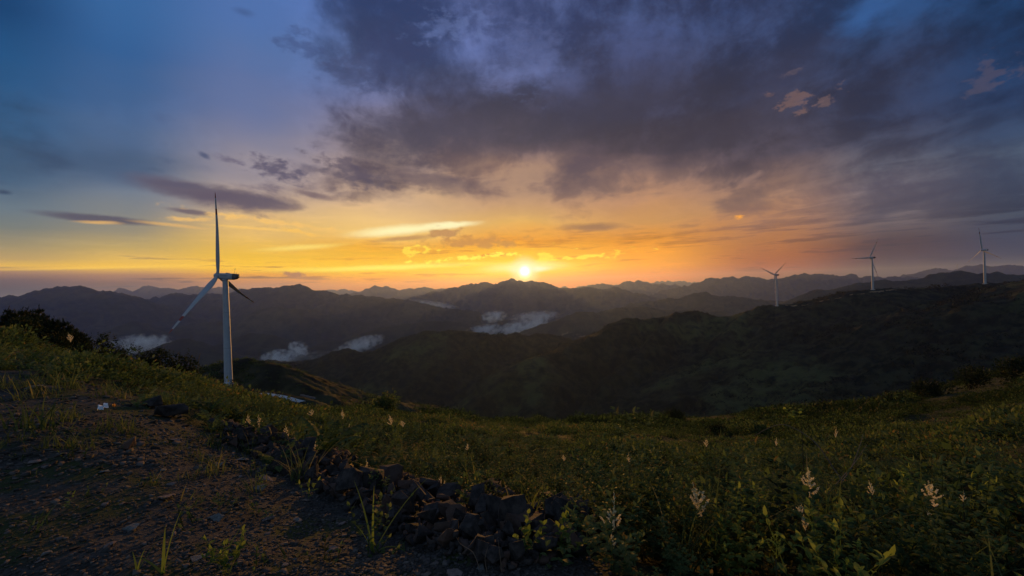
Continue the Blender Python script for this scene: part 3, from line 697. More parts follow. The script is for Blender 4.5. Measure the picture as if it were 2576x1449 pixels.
def cowl_mesh():
    xs_ = [-4.6, -5.6, -6.4, -7.1, -7.5]; V = []; Fs = []; n = 20
    for x in xs_:
        k_ = np.interp(x, [-7.5, -7.1, -6.4, -5.6, -4.6], [.55, .80, .93, .98, 1.0]); top = 1.84 * np.interp(x, [-7.5, -7.1, -4.6], [.86, .97, 1.0]); dn = 1.74 * np.interp(x, [-7.5, -7.1, -6.4, -4.6], [-.15, .25, .7, 1.0])
        for k in range(n):
            w = 2 * math.pi * k / n; c, s_ = math.cos(w), math.sin(w); q = lambda v: math.copysign(abs(v) ** .55, v)
            V.append((x, q(c) * 1.75 * k_, q(s_) * (top if s_ > 0 else dn)))
    for i in range(len(xs_) - 1):
        for k in range(n): Fs.append((i * n + k, i * n + (k + 1) % n, (i + 1) * n + (k + 1) % n, (i + 1) * n + k))
    return py_mesh('rear_cowling', V, caps(V, Fs, n), True)
def hub_mesh():
    xs_ = [-1.3, -.9, .2, 1.1, 1.7, 2.0]; rad = [1.25, 1.65, 1.75, 1.45, .9, .25]
    V, Fs = tube([(x, 0, 0) for x in xs_], rad, 24); return py_mesh('hub', V, caps(V, Fs, 24), True)
def box_mesh(name, cx, cy, cz, sx, sy, sz, top=1.0):
    V = [(cx + a * sx / 2 * (top if c > 0 else 1), cy + b * sy / 2 * (top if c > 0 else 1), cz + c * sz / 2) for a in (-1, 1) for b in (-1, 1) for c in (-1, 1)]
    Fs = [(0, 1, 3, 2), (4, 6, 7, 5), (0, 4, 5, 1), (2, 3, 7, 6), (0, 2, 6, 4), (1, 5, 7, 3)]
    return py_mesh(name, V, Fs)
def glyphs(name, text, size, radius_fn, ang0, z_top, pitch):
    """upright column of characters wrapped on a round tower"""
    V = []; Fs = []
    for i, ch in enumerate(text):
        c = bpy.data.curves.new('t', 'FONT'); c.body = ch; c.resolution_u = 1
        o = bpy.data.objects.new('t', c); C.objects.link(o); bpy.context.view_layer.update()
        me = bpy.data.meshes.new_from_object(o.evaluated_get(bpy.context.evaluated_depsgraph_get()))
        off = len(V)
        for v in me.vertices:
            x = (v.co.x - .5) * size; z = z_top - i * pitch + (v.co.y - .8) * size; r_ = radius_fn(z) + .02
            a = ang0 + x / r_; V.append((r_ * math.cos(a), r_ * math.sin(a), z))
        Fs += [tuple(off + k for k in p.vertices) for p in me.polygons]
        bpy.data.objects.remove(o); bpy.data.meshes.remove(me); bpy.data.curves.remove(c)
    return py_mesh(name, V, Fs)
MB, MH, MN, MC = blade_mesh(), hub_mesh(), nacelle_mesh(), cowl_mesh()
for q in (MB,): q.materials.append(M_WHITE); q.materials.append(M_RED)
MHATCH = box_mesh('hatch', -1.3, 0, 1.86, 1.9, 1.5, .42, .8)
MCOL = py_mesh('yaw_collar', *(lambda t: (t[0], caps(t[0], t[1], 24)))(tube([(0, 0, -2.45), (0, 0, -1.7)], [1.6, 1.75], 24)), True)
def turbine(hubpx, D, yaw, ph, tilt, label, group=None, first=False, base=None):
    Hh = at(*hubpx, D); n = np.array([math.cos(R(yaw)) * math.cos(tilt), math.sin(R(yaw)) * math.cos(tilt), math.sin(tilt)])
    tx = Hh - n * 4.3; Bz = at(*base, D)[2]; Ht = Hh[2] - n[2] * 4.3 - 1.9 - Bz
    root = empty('wind_turbine', (tx[0], tx[1], Bz)); tag(root, label, 'wind turbine', group)
    link('tower', tower_mesh(Ht), M_WHITE, root)
    for fz in (.34, .68):
        r_ = 2.15 - .72 * fz + .035; V, Fs = tube([(0, 0, Ht * fz - .12), (0, 0, Ht * fz - .1), (0, 0, Ht * fz + .1), (0, 0, Ht * fz + .12)], [r_ - .05, r_, r_, r_ - .05], 32); link('flange', py_mesh('flange', V, caps(V, Fs, 32)), M_SEAM, root)
    zN = Ht + 1.9
    M = Matrix.Translation((0, 0, zN)) @ Matrix.Rotation(R(yaw), 4, 'Z') @ Matrix.Rotation(-tilt, 4, 'Y')
    def part(nm, me, mt, par=root, Mx=M):
        o = bpy.data.objects.new(nm, me); C.objects.link(o)
        if mt is not None and len(me.materials) == 0: me.materials.append(mt)
        o.parent = par; o.matrix_local = Mx; return o
    na = part('nacelle', MN, M_WHITE)
    part('rear_cowling', MC, M_COWL); part('hatch', MHATCH, M_STEEL, na, Matrix())
    part('yaw_collar', MCOL, M_WHITE)
    Mh = M @ Matrix.Translation((4.3, 0, 0))
    part('hub', MH, M_WHITE, root, Mh)
    for k in range(3):
        # phase measured in the rotor plane from the horizontal
        part('blade', MB, None, root, Mh @ Matrix.Rotation(ph + k * 2 * math.pi / 3 - math.pi / 2, 4, 'X') @ Matrix.Rotation(R(78 if first else (35 if yaw > 150 else 8)), 4, 'Z'))
    # weather mast
    V, Fs = tube([(-5.2, .3, 1.7), (-5.2, .3, 4.2)], [.06, .05], 6); V2, F2 = tube([(-5.2 + .45 * math.cos(a), .3 + .0, 4.6 + .45 * math.sin(a)) for a in np.linspace(-math.pi / 2, 1.5 * math.pi, 15)], [.05] * 15, 5)
    V3, F3 = tube([(-5.9, -.3, 1.7), (-5.9, -.3, 2.6)], [.07, .07], 6)
    a = len(V); b = a + len(V2)
    part('weather_mast', py_mesh('weather_mast', V + V2 + V3, Fs + [tuple(i + a for i in f) for f in F2] + [tuple(i + b for i in f) for f in F3]), M_STEEL, na, Matrix())
    if first:
        rf = lambda z: 2.15 - .72 * max(0, min(1, (z - 1.5) / (Ht - 2.1)))
        for i, ch in enumerate('动力国电力'): link('painted_character', glyphs('painted_character', ch, 2.3, rf, R(12), Ht - 20.2 - 3.12 * i, 3.12), M_LETTER, root)
        # lettering along the side of the nacelle
        V = []; Fs = []
        for i in range(6):
            for dz_, w in ((.28, .34), (0, .40), (-.28, .34)):
                x = 1.9 - i * .72; o4 = len(V); V += [(qx, 1.745, qz) for qx, qz in ((x, dz_ + .32), (x - w - .1, dz_ + .32), (x - w - .1, dz_ + .46), (x, dz_ + .46))]; Fs.append((o4, o4 + 1, o4 + 2, o4 + 3))
        part('side_lettering', py_mesh('side_lettering', V, Fs), M_STEEL, na, Matrix())
    # foundation slab
    V, Fs = tube([(0, 0, -1.5), (0, 0, -.5 if first else .12), (0, 0, -.48 if first else .14)], [4.6, 4.6, 4.4], 28); link('foundation', py_mesh('foundation', V, caps(V, Fs, 28)), M_CONC, root)
    return root
T1 = turbine((547, 693.7), 259.8, 183.1, 1.442, .1, 'tall near white wind turbine with red banded blade tips standing below the left hillside', None, True, (571, 964))
GT = 'white wind turbines along the dark ridge'
T2 = turbine((1948.3, 691.2), 1062.3, 110, 4.567, .1, 'white turbine nearest the sun on the ridge, two upper blades spread in a V', GT, base=(1952.6, 768.5))
T3 = turbine((2188.4, 648.2), 974.4, 103, 2.069, .064, 'middle turbine of the ridge row with one blade pointing level to the left', GT, base=(2191.6, 728.3))
T4 = turbine((2469.8, 629.4), 940.6, 174.1, 5.865, 0.0, 'rightmost turbine on the ridge with one blade pointing almost straight up', GT, base=(2475, 713.3))
T5 = turbine((2407.2, 666.5), 6300, 110, 3.0, .05, 'tiny faint turbine far behind the ridge, left of the right-hand turbine', GT, base=(2407.8, 679.5))

# ================================================================ road, kerb stones, track
def strip(name, P, w, mt, thick=.25, lift=0.0, drape=False):
    V = []; Fs = []; P = np.array(P)
    for i, p in enumerate(P):
        t = P[min(i + 1, len(P) - 1)][:2] - P[max(i - 1, 0)][:2]; t = t / np.linalg.norm(t); nn = np.array([-t[1], t[0]])
        for s_ in (-1, 1):
            q = p[:2] + nn * s_ * w / 2; z = (g1(q[0], q[1]) if drape else p[2]) + lift
            V += [(q[0], q[1], z), (q[0], q[1], z - thick)]
    for i in range(len(P) - 1):
        a = i * 4; b = a + 4; Fs += [(a, a + 2, b + 2, b), (a, b, b + 1, a + 1), (a + 2, a + 3, b + 3, b + 2)]
    return link(name, py_mesh(name, V, Fs), mt)
tag(strip('road', ROADP[1:11], 1.8, M_CONC, .3, .0), 'short curve of pale concrete road on the slope right of the tower', kind='structure')
M_BLOCK = flat_mat('weathered_concrete', (0.16, 0.14, 0.14), 0.9, 0.1, None, .2, 2.0)
MK = box_mesh('kerb_block', 0, 0, .2, 1.9, .4, .5, .85)
for i, k in enumerate((7.55, 8.5, 9.35, 10.3)):
    j = int(k); p = ROADP[j] * (1 - (k - j)) + ROADP[j + 1] * (k - j); t = ROADP[j + 1] - ROADP[j]
    o = link('kerb_block', MK, M_BLOCK, None, (p[0] + 1.2, p[1] + 3.3, p[2] + .1)); o.rotation_euler[2] = math.atan2(t[1], t[0])
    tag(o, 'small concrete guard block on the outer edge of the pale road curve', 'guard block', 'guard blocks along the road curve')
tp = [hit(*Z4(x, y + 3), 600, 1400) for x, y in [(300,800),(380,796),(470,790),(560,779),(650,765),(730,748),(800,733),(880,716),(950,702),(1030,690),(1100,681),(1180,672),(1250,662),(1340,652),(1440,645)]]
tp = [np.mean(tp[max(0, i - 1):i + 2], axis=0) for i in range(len(tp))]
tp = [tp[int(i)] * (1 - i % 1) + tp[min(int(i) + 1, len(tp) - 1)] * (i % 1) for i in np.arange(0, len(tp) - 1, .25)]
tag(strip('track', tp, 4.0, M_TRACK, .6, .35, True), 'thin tan dirt track climbing along the turbine ridge', kind='structure')

# ================================================================ valley mist
def mist_mat(dens, seed, sc):
    m_ = bpy.data.materials.new('valley_mist'); m_.use_nodes = True; nt = m_.node_tree; nt.nodes.clear(); N = NT(nt)
    tcn = N.n('ShaderNodeTexCoord').outputs['Object']
    ln = N.v('LENGTH', tcn, out=1)
    nz = N.noise(N.v('ADD', N.v('MULTIPLY', tcn, sc), (seed, seed * .7, 0)), 1.0, 6, 0.66)
    k = N.m('ADD', N.m('SUBTRACT', 1.0, ln), N.m('MULTIPLY', N.m('SUBTRACT', nz, 0.52), 5.6))
    d = N.m('MULTIPLY', N.m('MULTIPLY', N.mapr(k, -0.05, 1.45), N.mapr(ln, 1.0, 0.8)), dens)
    v = N.n('ShaderNodeVolumePrincipled'); N.put(v.inputs['Density'], d); v.inputs['Color'].default_value = (1, 1, 1, 1); v.inputs['Anisotropy'].default_value = 0.25
    o = N.n('ShaderNodeOutputMaterial'); nt.links.new(v.outputs[0], o.inputs['Volume']); return m_
def ico(name, sub=3):
    import bmesh
    bm = bmesh.new(); bmesh.ops.create_icosphere(bm, subdivisions=sub, radius=1.0); me = bpy.data.meshes.new(name); bm.to_mesh(me); bm.free(); return me
MISTS = [  # X, Y, half width, half height, distance, tilt, label
 (362, 864, 66, 22, 3300, -3, 'bright ragged mist bank in the valley above the left bushes'),
 (702, 898, 44, 17, 2900, 3, 'puff of mist low in the valley just right of the tall tower'),
 (752, 878, 26, 18, 3100, -30, 'thin torn wisp of mist above the puff right of the tower'),
 (905, 868, 62, 17, 3300, 14, 'slanting streak of mist behind the left end of the dark hill'),
 (1215, 832, 52, 14, 4250, 8, 'left part of the mist lying behind the dark hill crest below the sun'),
 (1300, 826, 56, 17, 4350, 10, 'right part of the mist lying behind the dark hill crest below the sun'),
 (1242, 797, 34, 14, 4700, 6, 'small arched mist puff left of the valley below the sun'),
 (1345, 796, 66, 12, 4900, 3, 'upper ragged mist streak in the valley below the sun'),
 (1350, 815, 40, 16, 4500, 30, 'torn mist tongue rising between the two mist streaks below the sun'),
 (1455, 849, 44, 12, 3500, -10, 'faint mist in the notch between the two dark crests'),
 (700, 907, 120, 9, 3000, 4, 'thin low mist layer spread under the puffs right of the tower'),
 (1300, 838, 150, 8, 4200, 5, 'thin low mist layer spread along the valley under the larger banks below the sun'),
 (372, 882, 105, 9, 3400, -3, 'thin low mist layer under the bright bank above the left bushes'),
 (1090, 765, 62, 7, 7600, -10, 'thin flat strip of distant mist in the far side valley'),
]
for i, (X, Y, hw, hh, D, tilt, lab) in enumerate(MISTS):
    p = at(X, Y, D); s_ = D / F
    me = ico('valley_mist'); o = link('valley_mist', me, mist_mat((3.6 if hh > 13 else (1.1 if hw > 100 else 2.4)) / (hw * s_), 3.1 * i + 1, (min(6.0, 1.5 * hw / hh), min(5.0, 1.3 * hw / hh), 1.7)), None, p)
    az_ = math.atan2(p[0], p[1]); o.rotation_euler = (0, -R(-tilt) - ROLL, -az_)
    o.rotation_euler = (0, R(-tilt) + 0, -az_)
    o.scale = (hw * s_ * 1.15, hw * s_ * .9, hh * s_ * 1.25)
    tag(o, lab, 'mist', 'banks of mist in the valleys', 'stuff')

# ================================================================ foliage materials
def leaf_mat(name, stops, trans=0.45, rough=0.7, spec=0.10):
    """leaf colour picked by a per-leaf value; part of the light passes through the blade"""
    m_ = bpy.data.materials.new(name); m_.use_nodes = True; nt = m_.node_tree; nt.nodes.clear(); N = NT(nt)
    a = N.n('ShaderNodeAttribute', attribute_name='tint').outputs['Fac']
    oi = N.n('ShaderNodeObjectInfo').outputs['Random']
    a2 = N.m('ADD', a, N.m('MULTIPLY', N.m('SUBTRACT', oi, .5), .12))
    c_ = N.ramp(a2, stops)[0]
    b = N.n('ShaderNodeBsdfPrincipled'); N.put(b.inputs['Base Color'], c_); b.inputs['Roughness'].default_value = rough; b.inputs['Specular IOR Level'].default_value = spec
    t_ = N.n('ShaderNodeBsdfTranslucent'); N.put(t_.inputs[0], N.mix(1.0, c_, (1.15, 1.3, .85), 'MULTIPLY'))
    mx = N.n('ShaderNodeMixShader'); mx.inputs[0].default_value = trans
    nt.links.new(b.outputs[0], mx.inputs[1]); nt.links.new(t_.outputs[0], mx.inputs[2])
    o = N.n('ShaderNodeOutputMaterial'); nt.links.new(mx.outputs[0], o.inputs[0]); return m_
GREENS = [(0.0, (0.060, 0.036, 0.018)), (0.08, (0.016, 0.026, 0.010)), (0.3, (0.044, 0.066, 0.024)), (0.52, (0.078, 0.108, 0.040)), (0.72, (0.116, 0.14, 0.050)), (0.88, (0.16, 0.16, 0.06)), (0.95, (0.14, 0.085, 0.035)), (1.0, (0.22, 0.14, 0.06))]
GRASS = [(0.0, (0.030, 0.045, 0.018)), (0.4, (0.060, 0.080, 0.034)), (0.75, (0.11, 0.125, 0.05)), (0.9, (0.17, 0.15, 0.05)), (1.0, (0.28, 0.21, 0.10))]
DARKS = [(0.0, (0.008, 0.012, 0.007)), (0.5, (0.018, 0.026, 0.012)), (1.0, (0.045, 0.052, 0.020))]
M_LEAF = leaf_mat('leaves', GREENS); M_GRASS = leaf_mat('grass_blades', GRASS, .5); M_FERN = leaf_mat('fern_fronds', GREENS, .45)
M_PINE = leaf_mat('pine_needles', DARKS, .15); M_BUSH2 = leaf_mat('hill_bush_leaves', [(0.0, (0.010, 0.013, 0.009)), (.5, (0.024, 0.028, 0.015)), (1, (0.055, 0.058, 0.028))], .2); M_BUSH = leaf_mat('bush_leaves', DARKS, .3)
M_STEM = flat_mat('plant_stem', (0.06, 0.05, 0.025), .8, .1)
M_BARK = flat_mat('bark', (0.05, 0.04, 0.03), .95, .05)
M_DRY = flat_mat('dry_twig', (0.16, 0.11, 0.08), .9, .1)

# ================================================================ plant shapes (numpy): V (n,3), F (m,4), T (n,)
class G:
    def __init__(s): s.V = []; s.F = []; s.T = []; s.n = 0
    def add(s, V, Fq, T):
        V = np.asarray(V, float).reshape(-1, 3); s.V.append(V); s.F.append(np.asarray(Fq, int).reshape(-1, 4) + s.n)
        s.T.append(np.broadcast_to(T, (len(V),)) if np.ndim(T) == 0 else np.asarray(T)); s.n += len(V); return s
    def get(s): return np.concatenate(s.V), np.concatenate(s.F), np.concatenate(s.T)
def nrm(v): return v / (np.linalg.norm(v) + 1e-9)
def blade(g, base, az_, L, w, lean, droop, tint, seg=5):
    d = np.array([math.sin(az_), math.cos(az_), 0]); side = np.array([d[1], -d[0], 0]); p = np.array(base, float); a = lean; V = []
    for i in range(seg + 1):
        k = i / seg; ww = w * (1 - k ** 2.2) * .5 + w * .02
        V += [p - side * ww, p + side * ww]
        p = p + (d * math.sin(a) + np.array([0, 0, 1]) * math.cos(a)) * L / seg; a += droop / seg * (1 + k)
    V = np.array(V); i = np.arange(seg) * 2
    g.add(V, np.stack([i, i + 1, i + 3, i + 2], 1), tint)
def tuft(n, L, w, spread, seed, base=.05, tint=(.1, .9), seg=5):
    r_ = np.random.default_rng(seed); g = G()
    for _ in range(n):
        a = r_.uniform(0, 6.283); rr = abs(r_.normal()) * base
        blade(g, (math.cos(a) * rr, math.sin(a) * rr, -.02), r_.uniform(0, 6.283), L * r_.uniform(.5, 1.1), w * r_.uniform(.7, 1.2), r_.uniform(.03, spread), r_.uniform(.3, 1.5), r_.uniform(*tint), seg)
    return g.get()
def leaf(g, p, d, up, L, w, tint, fold=.25):
    """pointed oval leaf folded along its midrib: four quads"""
    d = nrm(np.array(d, float)); s_ = nrm(np.cross(d, up)); n_ = np.cross(s_, d); p = np.array(p, float)
    c0, c1, c2, c3 = p, p + d * L * .35 - n_ * L * .02, p + d * L * .7 - n_ * L * .06, p + d * L - n_ * L * .16
    l1, l2 = c1 + s_ * w * .5 + n_ * w * fold, c2 + s_ * w * .40 + n_ * w * fold * .6
    r1, r2 = c1 - s_ * w * .5 + n_ * w * fold, c2 - s_ * w * .40 + n_ * w * fold * .6
    g.add([c0, c1, c2, c3, l1, l2, r1, r2], [(0, 1, 4, 4), (1, 2, 5, 4), (2, 3, 5, 5), (0, 6, 1, 1), (6, 7, 2, 1), (7, 3, 2, 2)], tint)
def leaf2(g, p, d, up, L, w, tint):
    d = nrm(np.array(d, float)); s_ = nrm(np.cross(d, up)); n_ = np.cross(s_, d); p = np.array(p, float)
    g.add([p, p + d * L * .45 + s_ * w * .5 + n_ * w * .15, p + d * L - n_ * L * .12, p + d * L * .45 - s_ * w * .5 + n_ * w * .15], [(0, 1, 2, 3)], tint)
def frond(g, az_, L, lean, droop, w, npin, tint, r_):
    d = np.array([math.sin(az_), math.cos(az_), 0]); side = np.array([d[1], -d[0], 0]); p = np.zeros(3); a = lean
    for i in range(npin):
        k = i / npin; t = d * math.sin(a) + np.array([0, 0, 1]) * math.cos(a); q = p + t * L / npin
        if k > .12:
            pw = w * (math.sin(min(1, (k - .05) * 1.5) * math.pi * .5)) * (1 - k) ** .75 * 1.3
            up = np.cross(side, t)
            for sg in (-1, 1):
                dd = nrm(side * sg + t * .55 - up * .12 + r_.normal(0, .08, 3)); leaf2(g, p, dd, up, pw, L / npin * 1.15, tint + r_.uniform(-.05, .05))
        g.add([p - side * .004, p + side * .004, q + side * .003, q - side * .003], [(0, 1, 2, 3)], max(0, tint - .1))
        p = q; a += droop / npin * (1 + k)
def fern(nf, L, seed, npin=12, tint=(.25, .7)):
    r_ = np.random.default_rng(seed); g = G()
    for i in range(nf): frond(g, 6.283 * i / nf + r_.uniform(-.4, .4), L * r_.uniform(.7, 1.1), r_.uniform(.25, .7), r_.uniform(.6, 1.3), L * r_.uniform(.22, .3), npin, r_.uniform(*tint), r_)
    return g.get()
def herb(ns, H, ll, lw, seed, tint=(.2, .8), full=True, compound=False):
    """several leafy stems"""
    r_ = np.random.default_rng(seed); g = G()
    for _ in range(ns):
        a = r_.uniform(0, 6.283); p = np.array([math.cos(a), math.sin(a), 0]) * r_.uniform(0, .12); t = nrm(np.array([r_.normal(0, .35), r_.normal(0, .35), 1])); h = H * r_.uniform(.55, 1.1); n = max(4, int(h / (ll * .48))); ti = r_.uniform(*tint)
        for i in range(n):
            q = p + t * h / n; t = nrm(t + r_.normal(0, .08, 3)); aa = i * 2.4 + r_.uniform(-.4, .4); k = i / n
            g.add([p - [.003, 0, 0], p + [.003, 0, 0], q + [.002, 0, 0], q - [.002, 0, 0]], [(0, 1, 2, 3)], .2)
            if k > .15:
                s_ = (1.05 - .45 * k) * r_.uniform(.8, 1.15); d = np.array([math.cos(aa), math.sin(aa), .35 + .5 * k + r_.normal(0, .2)])
                if compound:
                    dn = nrm(d); sd_ = nrm(np.cross(dn, [0, 0, 1])); st_ = q + dn * ll * .5
                    for j, (of, sp) in enumerate(((0, 0), (.0, .9), (0, -.9), (-.45, 1.1), (-.45, -1.1))):
                        (leaf if full else leaf2)(g, st_ + dn * ll * of, dn + sd_ * sp, (0, 0, 1), ll * s_ * .75, lw * s_ * .8, ti + r_.uniform(-.1, .1))
                else: (leaf if full else leaf2)(g, q, d, (0, 0, 1), ll * s_, lw * s_, ti + r_.uniform(-.12, .12))
            p = q
        if full: leaf(g, p, (t[0], t[1], 1), (0.3, 1, 0), ll * .7, lw * .6, min(1, ti + .15))
    return g.get()
def clump(n, rx, rz, ls, seed, tint=(.1, .7), hollow=.55):
    """shrub clump: leaf-sized faces through the volume of a low uneven dome"""
    r_ = np.random.default_rng(seed); g = G(); v = r_.normal(size=(n, 3)); v /= np.linalg.norm(v, axis=1)[:, None]; v[:, 2] = np.abs(v[:, 2])
    lob = 1 + .32 * np.sin(v[:, 0] * 5 + seed) * np.cos(v[:, 1] * 4.3 + seed * 2) + .2 * np.sin(v[:, 2] * 9 + seed)
    rr = (hollow + (1 - hollow) * r_.random(n) ** .5) * lob; P = v * rr[:, None] * [rx, rx, rz]
    for i in range(n):
        d = nrm(v[i] + r_.normal(0, .7, 3) + [0, 0, .3]); L = ls * r_.choice([.4, .6, .8, .95, 1.15]) * r_.uniform(.85, 1.15)
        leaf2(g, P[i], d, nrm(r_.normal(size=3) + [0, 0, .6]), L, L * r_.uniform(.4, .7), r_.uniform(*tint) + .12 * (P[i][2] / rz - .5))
    return g.get()

def scatter(name, variants, P, S, Z, tilt, mt, label, cat, tintoff=None, seed=1):
    """one mesh made of many placed copies of the variants (ground cover nobody could count)"""
    r_ = np.random.default_rng(seed); which = r_.integers(0, len(variants), len(P)); Vs, Fs, Ts = [], [], []; off = 0
    for vi, (V, Fq, T) in enumerate(variants):
        idx = np.where(which == vi)[0]
        if not len(idx): continue
        c, s_ = np.cos(Z[idx]), np.sin(Z[idx]); sc = S[idx][:, None]
        x = (V[:, 0][None] * c[:, None] - V[:, 1][None] * s_[:, None]) * sc; y = (V[:, 0][None] * s_[:, None] + V[:, 1][None] * c[:, None]) * sc; z = V[:, 2][None] * sc * np.ones_like(x)
        x = x + z * tilt[idx, 0][:, None]; y = y + z * tilt[idx, 1][:, None]
        W_ = np.stack([x + P[idx, 0][:, None], y + P[idx, 1][:, None], z + P[idx, 2][:, None]], -1)
        Vs.append(W_.reshape(-1, 3)); Fs.append((Fq[None] + (np.arange(len(idx)) * len(V))[:, None, None]).reshape(-1, 4) + off); off += len(idx) * len(V)
        to = (tintoff[idx] if tintoff is not None else np.zeros(len(idx)))
        Ts.append(np.clip(T[None] + to[:, None], .09 if name != 'hill_scrub' else 0, 1).ravel())
    me = fast_mesh(name, np.concatenate(Vs), np.concatenate(Fs), np.concatenate(Ts))
    o = link(name, me, mt); tag(o, label, cat, None, 'stuff'); return o
def fast_mesh(name, V, Fq, T):
    """faces may repeat their last corner (a triangle written as a quad)"""
    tri = Fq[:, 2] == Fq[:, 3]; me = bpy.data.meshes.new(name)
    sizes = np.where(tri, 3, 4); keep = np.ones(Fq.shape, bool); keep[tri, 3] = False
    loops = Fq[keep]; starts = np.concatenate([[0], np.cumsum(sizes)[:-1]])
    me.vertices.add(len(V)); me.vertices.foreach_set('co', np.asarray(V, np.float32).ravel())
    me.loops.add(len(loops)); me.loops.foreach_set('vertex_index', loops.astype(np.int32))
    me.polygons.add(len(Fq)); me.polygons.foreach_set('loop_start', starts.astype(np.int32))
    a = me.attributes.new('tint', 'FLOAT', 'POINT'); a.data.foreach_set('value', np.asarray(T, np.float32))
    me.update(calc_edges=True); return me
def g_mesh(name, vft): return fast_mesh(name, *vft)

def wedge_points(r0, r1, dens, seed, amax=57, power=1.0):
    """points spread over the part of the slope that can be seen, thinning evenly with area"""
    r_ = np.random.default_rng(seed); A = R(amax) * (r1 ** 2 - r0 ** 2); n = int(A * dens)
    r = np.sqrt(r_.uniform(r0 ** 2, r1 ** 2, n)); a = r_.uniform(-R(amax), R(amax), n)
    return r * np.sin(a), r * np.cos(a), r_
def place(x, y, sink=.03): return np.stack([x, y, ground(x, y) - sink], 1)
def do(name, variants, r0, r1, dens, s0, s1, mt, label, cat, seed, slope=True, cov=None, patch=None, amax=57, sink=.03):
    x, y, r_ = wedge_points(r0, r1, dens, seed, amax)
    pm = pad_mask(x, y); keep = (r_.random(len(x)) < ((1 - pm) ** 1.5 if slope else pm * (cov if cov is not None else .1))) & ~(in_pile(x, y) & (r_.random(len(x)) < .90))
    if patch is not None: keep &= patch(x, y, r_)
    x, y = x[keep], y[keep]; P = place(x, y, sink); n = len(x)
    rr_ = np.hypot(x, y); to = fbm(x / 1.6, y / 1.6, 3, 21) * .85 + fbm(x / 14, y / 14, 2, 22) * .6 - .04 - .28 * smooth(8, 40, x) * smooth(12, 30, rr_) + r_.normal(0, .07, n)  # tint lowered on the right bank: its shade is put into leaf colour
    tl = np.stack([r_.normal(0, .12, n), r_.normal(0, .12, n)], 1)
    hs_ = 1 + 1.7 * fbm(x / (.9 + .06 * rr_), y / (.9 + .06 * rr_), 2, 23)
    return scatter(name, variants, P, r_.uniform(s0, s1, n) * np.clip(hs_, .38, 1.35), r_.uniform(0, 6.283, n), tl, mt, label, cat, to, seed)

# patches: grass against ferns against leafy weeds
pg = lambda x, y, r_: r_.random(len(x)) < smooth(-.06, .10, fbm(x / 2.6, y / 2.6, 3, 31) + .02)
pf = lambda x, y, r_: r_.random(len(x)) < smooth(.10, -.08, fbm(x / 3.4, y / 3.4, 3, 32))
tuftN = [tuft(34, .62, .011, .7, 10 + i) for i in range(5)]; tuftM = [tuft(16, .75, .020, .7, 20 + i, seg=3) for i in range(4)]; tuftF = [tuft(9, .8, .05, .8, 30 + i, .12, seg=2) for i in range(4)]
fernN = [fern(7, .55, 40 + i, 13) for i in range(5)]; fernM = [fern(5, .6, 50 + i, 7) for i in range(4)]
herbN = [herb(5, .42, .075, .042, 60 + i) for i in range(4)] + [herb(4, .5, .08, .045, 66 + i, compound=True) for i in range(3)]
herbM = [herb(5, .45, .085, .05, 70 + i, full=False) for i in range(4)]
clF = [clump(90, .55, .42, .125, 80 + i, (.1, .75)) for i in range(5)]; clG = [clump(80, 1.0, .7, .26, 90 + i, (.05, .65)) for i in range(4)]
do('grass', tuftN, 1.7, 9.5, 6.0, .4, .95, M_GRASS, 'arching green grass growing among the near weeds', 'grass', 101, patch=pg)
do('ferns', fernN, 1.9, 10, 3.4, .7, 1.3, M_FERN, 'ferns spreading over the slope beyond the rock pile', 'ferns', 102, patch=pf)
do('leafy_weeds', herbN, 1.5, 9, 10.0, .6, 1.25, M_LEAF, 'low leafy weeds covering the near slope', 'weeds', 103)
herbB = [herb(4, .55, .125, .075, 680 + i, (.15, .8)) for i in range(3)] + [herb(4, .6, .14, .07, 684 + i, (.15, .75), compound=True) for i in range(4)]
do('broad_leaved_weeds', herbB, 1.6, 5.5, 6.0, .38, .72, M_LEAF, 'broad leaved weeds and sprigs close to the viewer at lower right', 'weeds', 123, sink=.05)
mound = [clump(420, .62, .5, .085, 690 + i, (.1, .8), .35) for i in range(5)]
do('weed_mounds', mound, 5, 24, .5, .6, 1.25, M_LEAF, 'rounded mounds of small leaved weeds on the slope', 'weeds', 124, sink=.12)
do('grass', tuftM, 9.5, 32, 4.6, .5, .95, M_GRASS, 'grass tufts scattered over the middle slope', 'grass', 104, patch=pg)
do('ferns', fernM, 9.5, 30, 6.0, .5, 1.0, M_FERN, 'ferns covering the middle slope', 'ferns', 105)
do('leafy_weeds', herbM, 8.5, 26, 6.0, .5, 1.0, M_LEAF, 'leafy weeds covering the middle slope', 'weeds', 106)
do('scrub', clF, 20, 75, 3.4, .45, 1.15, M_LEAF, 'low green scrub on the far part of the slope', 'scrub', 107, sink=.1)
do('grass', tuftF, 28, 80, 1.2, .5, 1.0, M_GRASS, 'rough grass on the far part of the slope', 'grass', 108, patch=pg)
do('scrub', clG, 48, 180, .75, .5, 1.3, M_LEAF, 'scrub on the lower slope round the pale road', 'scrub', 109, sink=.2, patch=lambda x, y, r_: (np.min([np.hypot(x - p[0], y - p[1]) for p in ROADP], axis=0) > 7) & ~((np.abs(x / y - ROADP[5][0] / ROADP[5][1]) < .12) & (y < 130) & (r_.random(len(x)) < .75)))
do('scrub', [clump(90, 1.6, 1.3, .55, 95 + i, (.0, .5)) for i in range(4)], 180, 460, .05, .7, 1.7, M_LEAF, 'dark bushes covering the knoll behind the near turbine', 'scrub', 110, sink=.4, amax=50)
hs = [clump(30, 3.4, 3.2, 1.7, 130 + i, (.0, .55), .6) for i in range(5)]
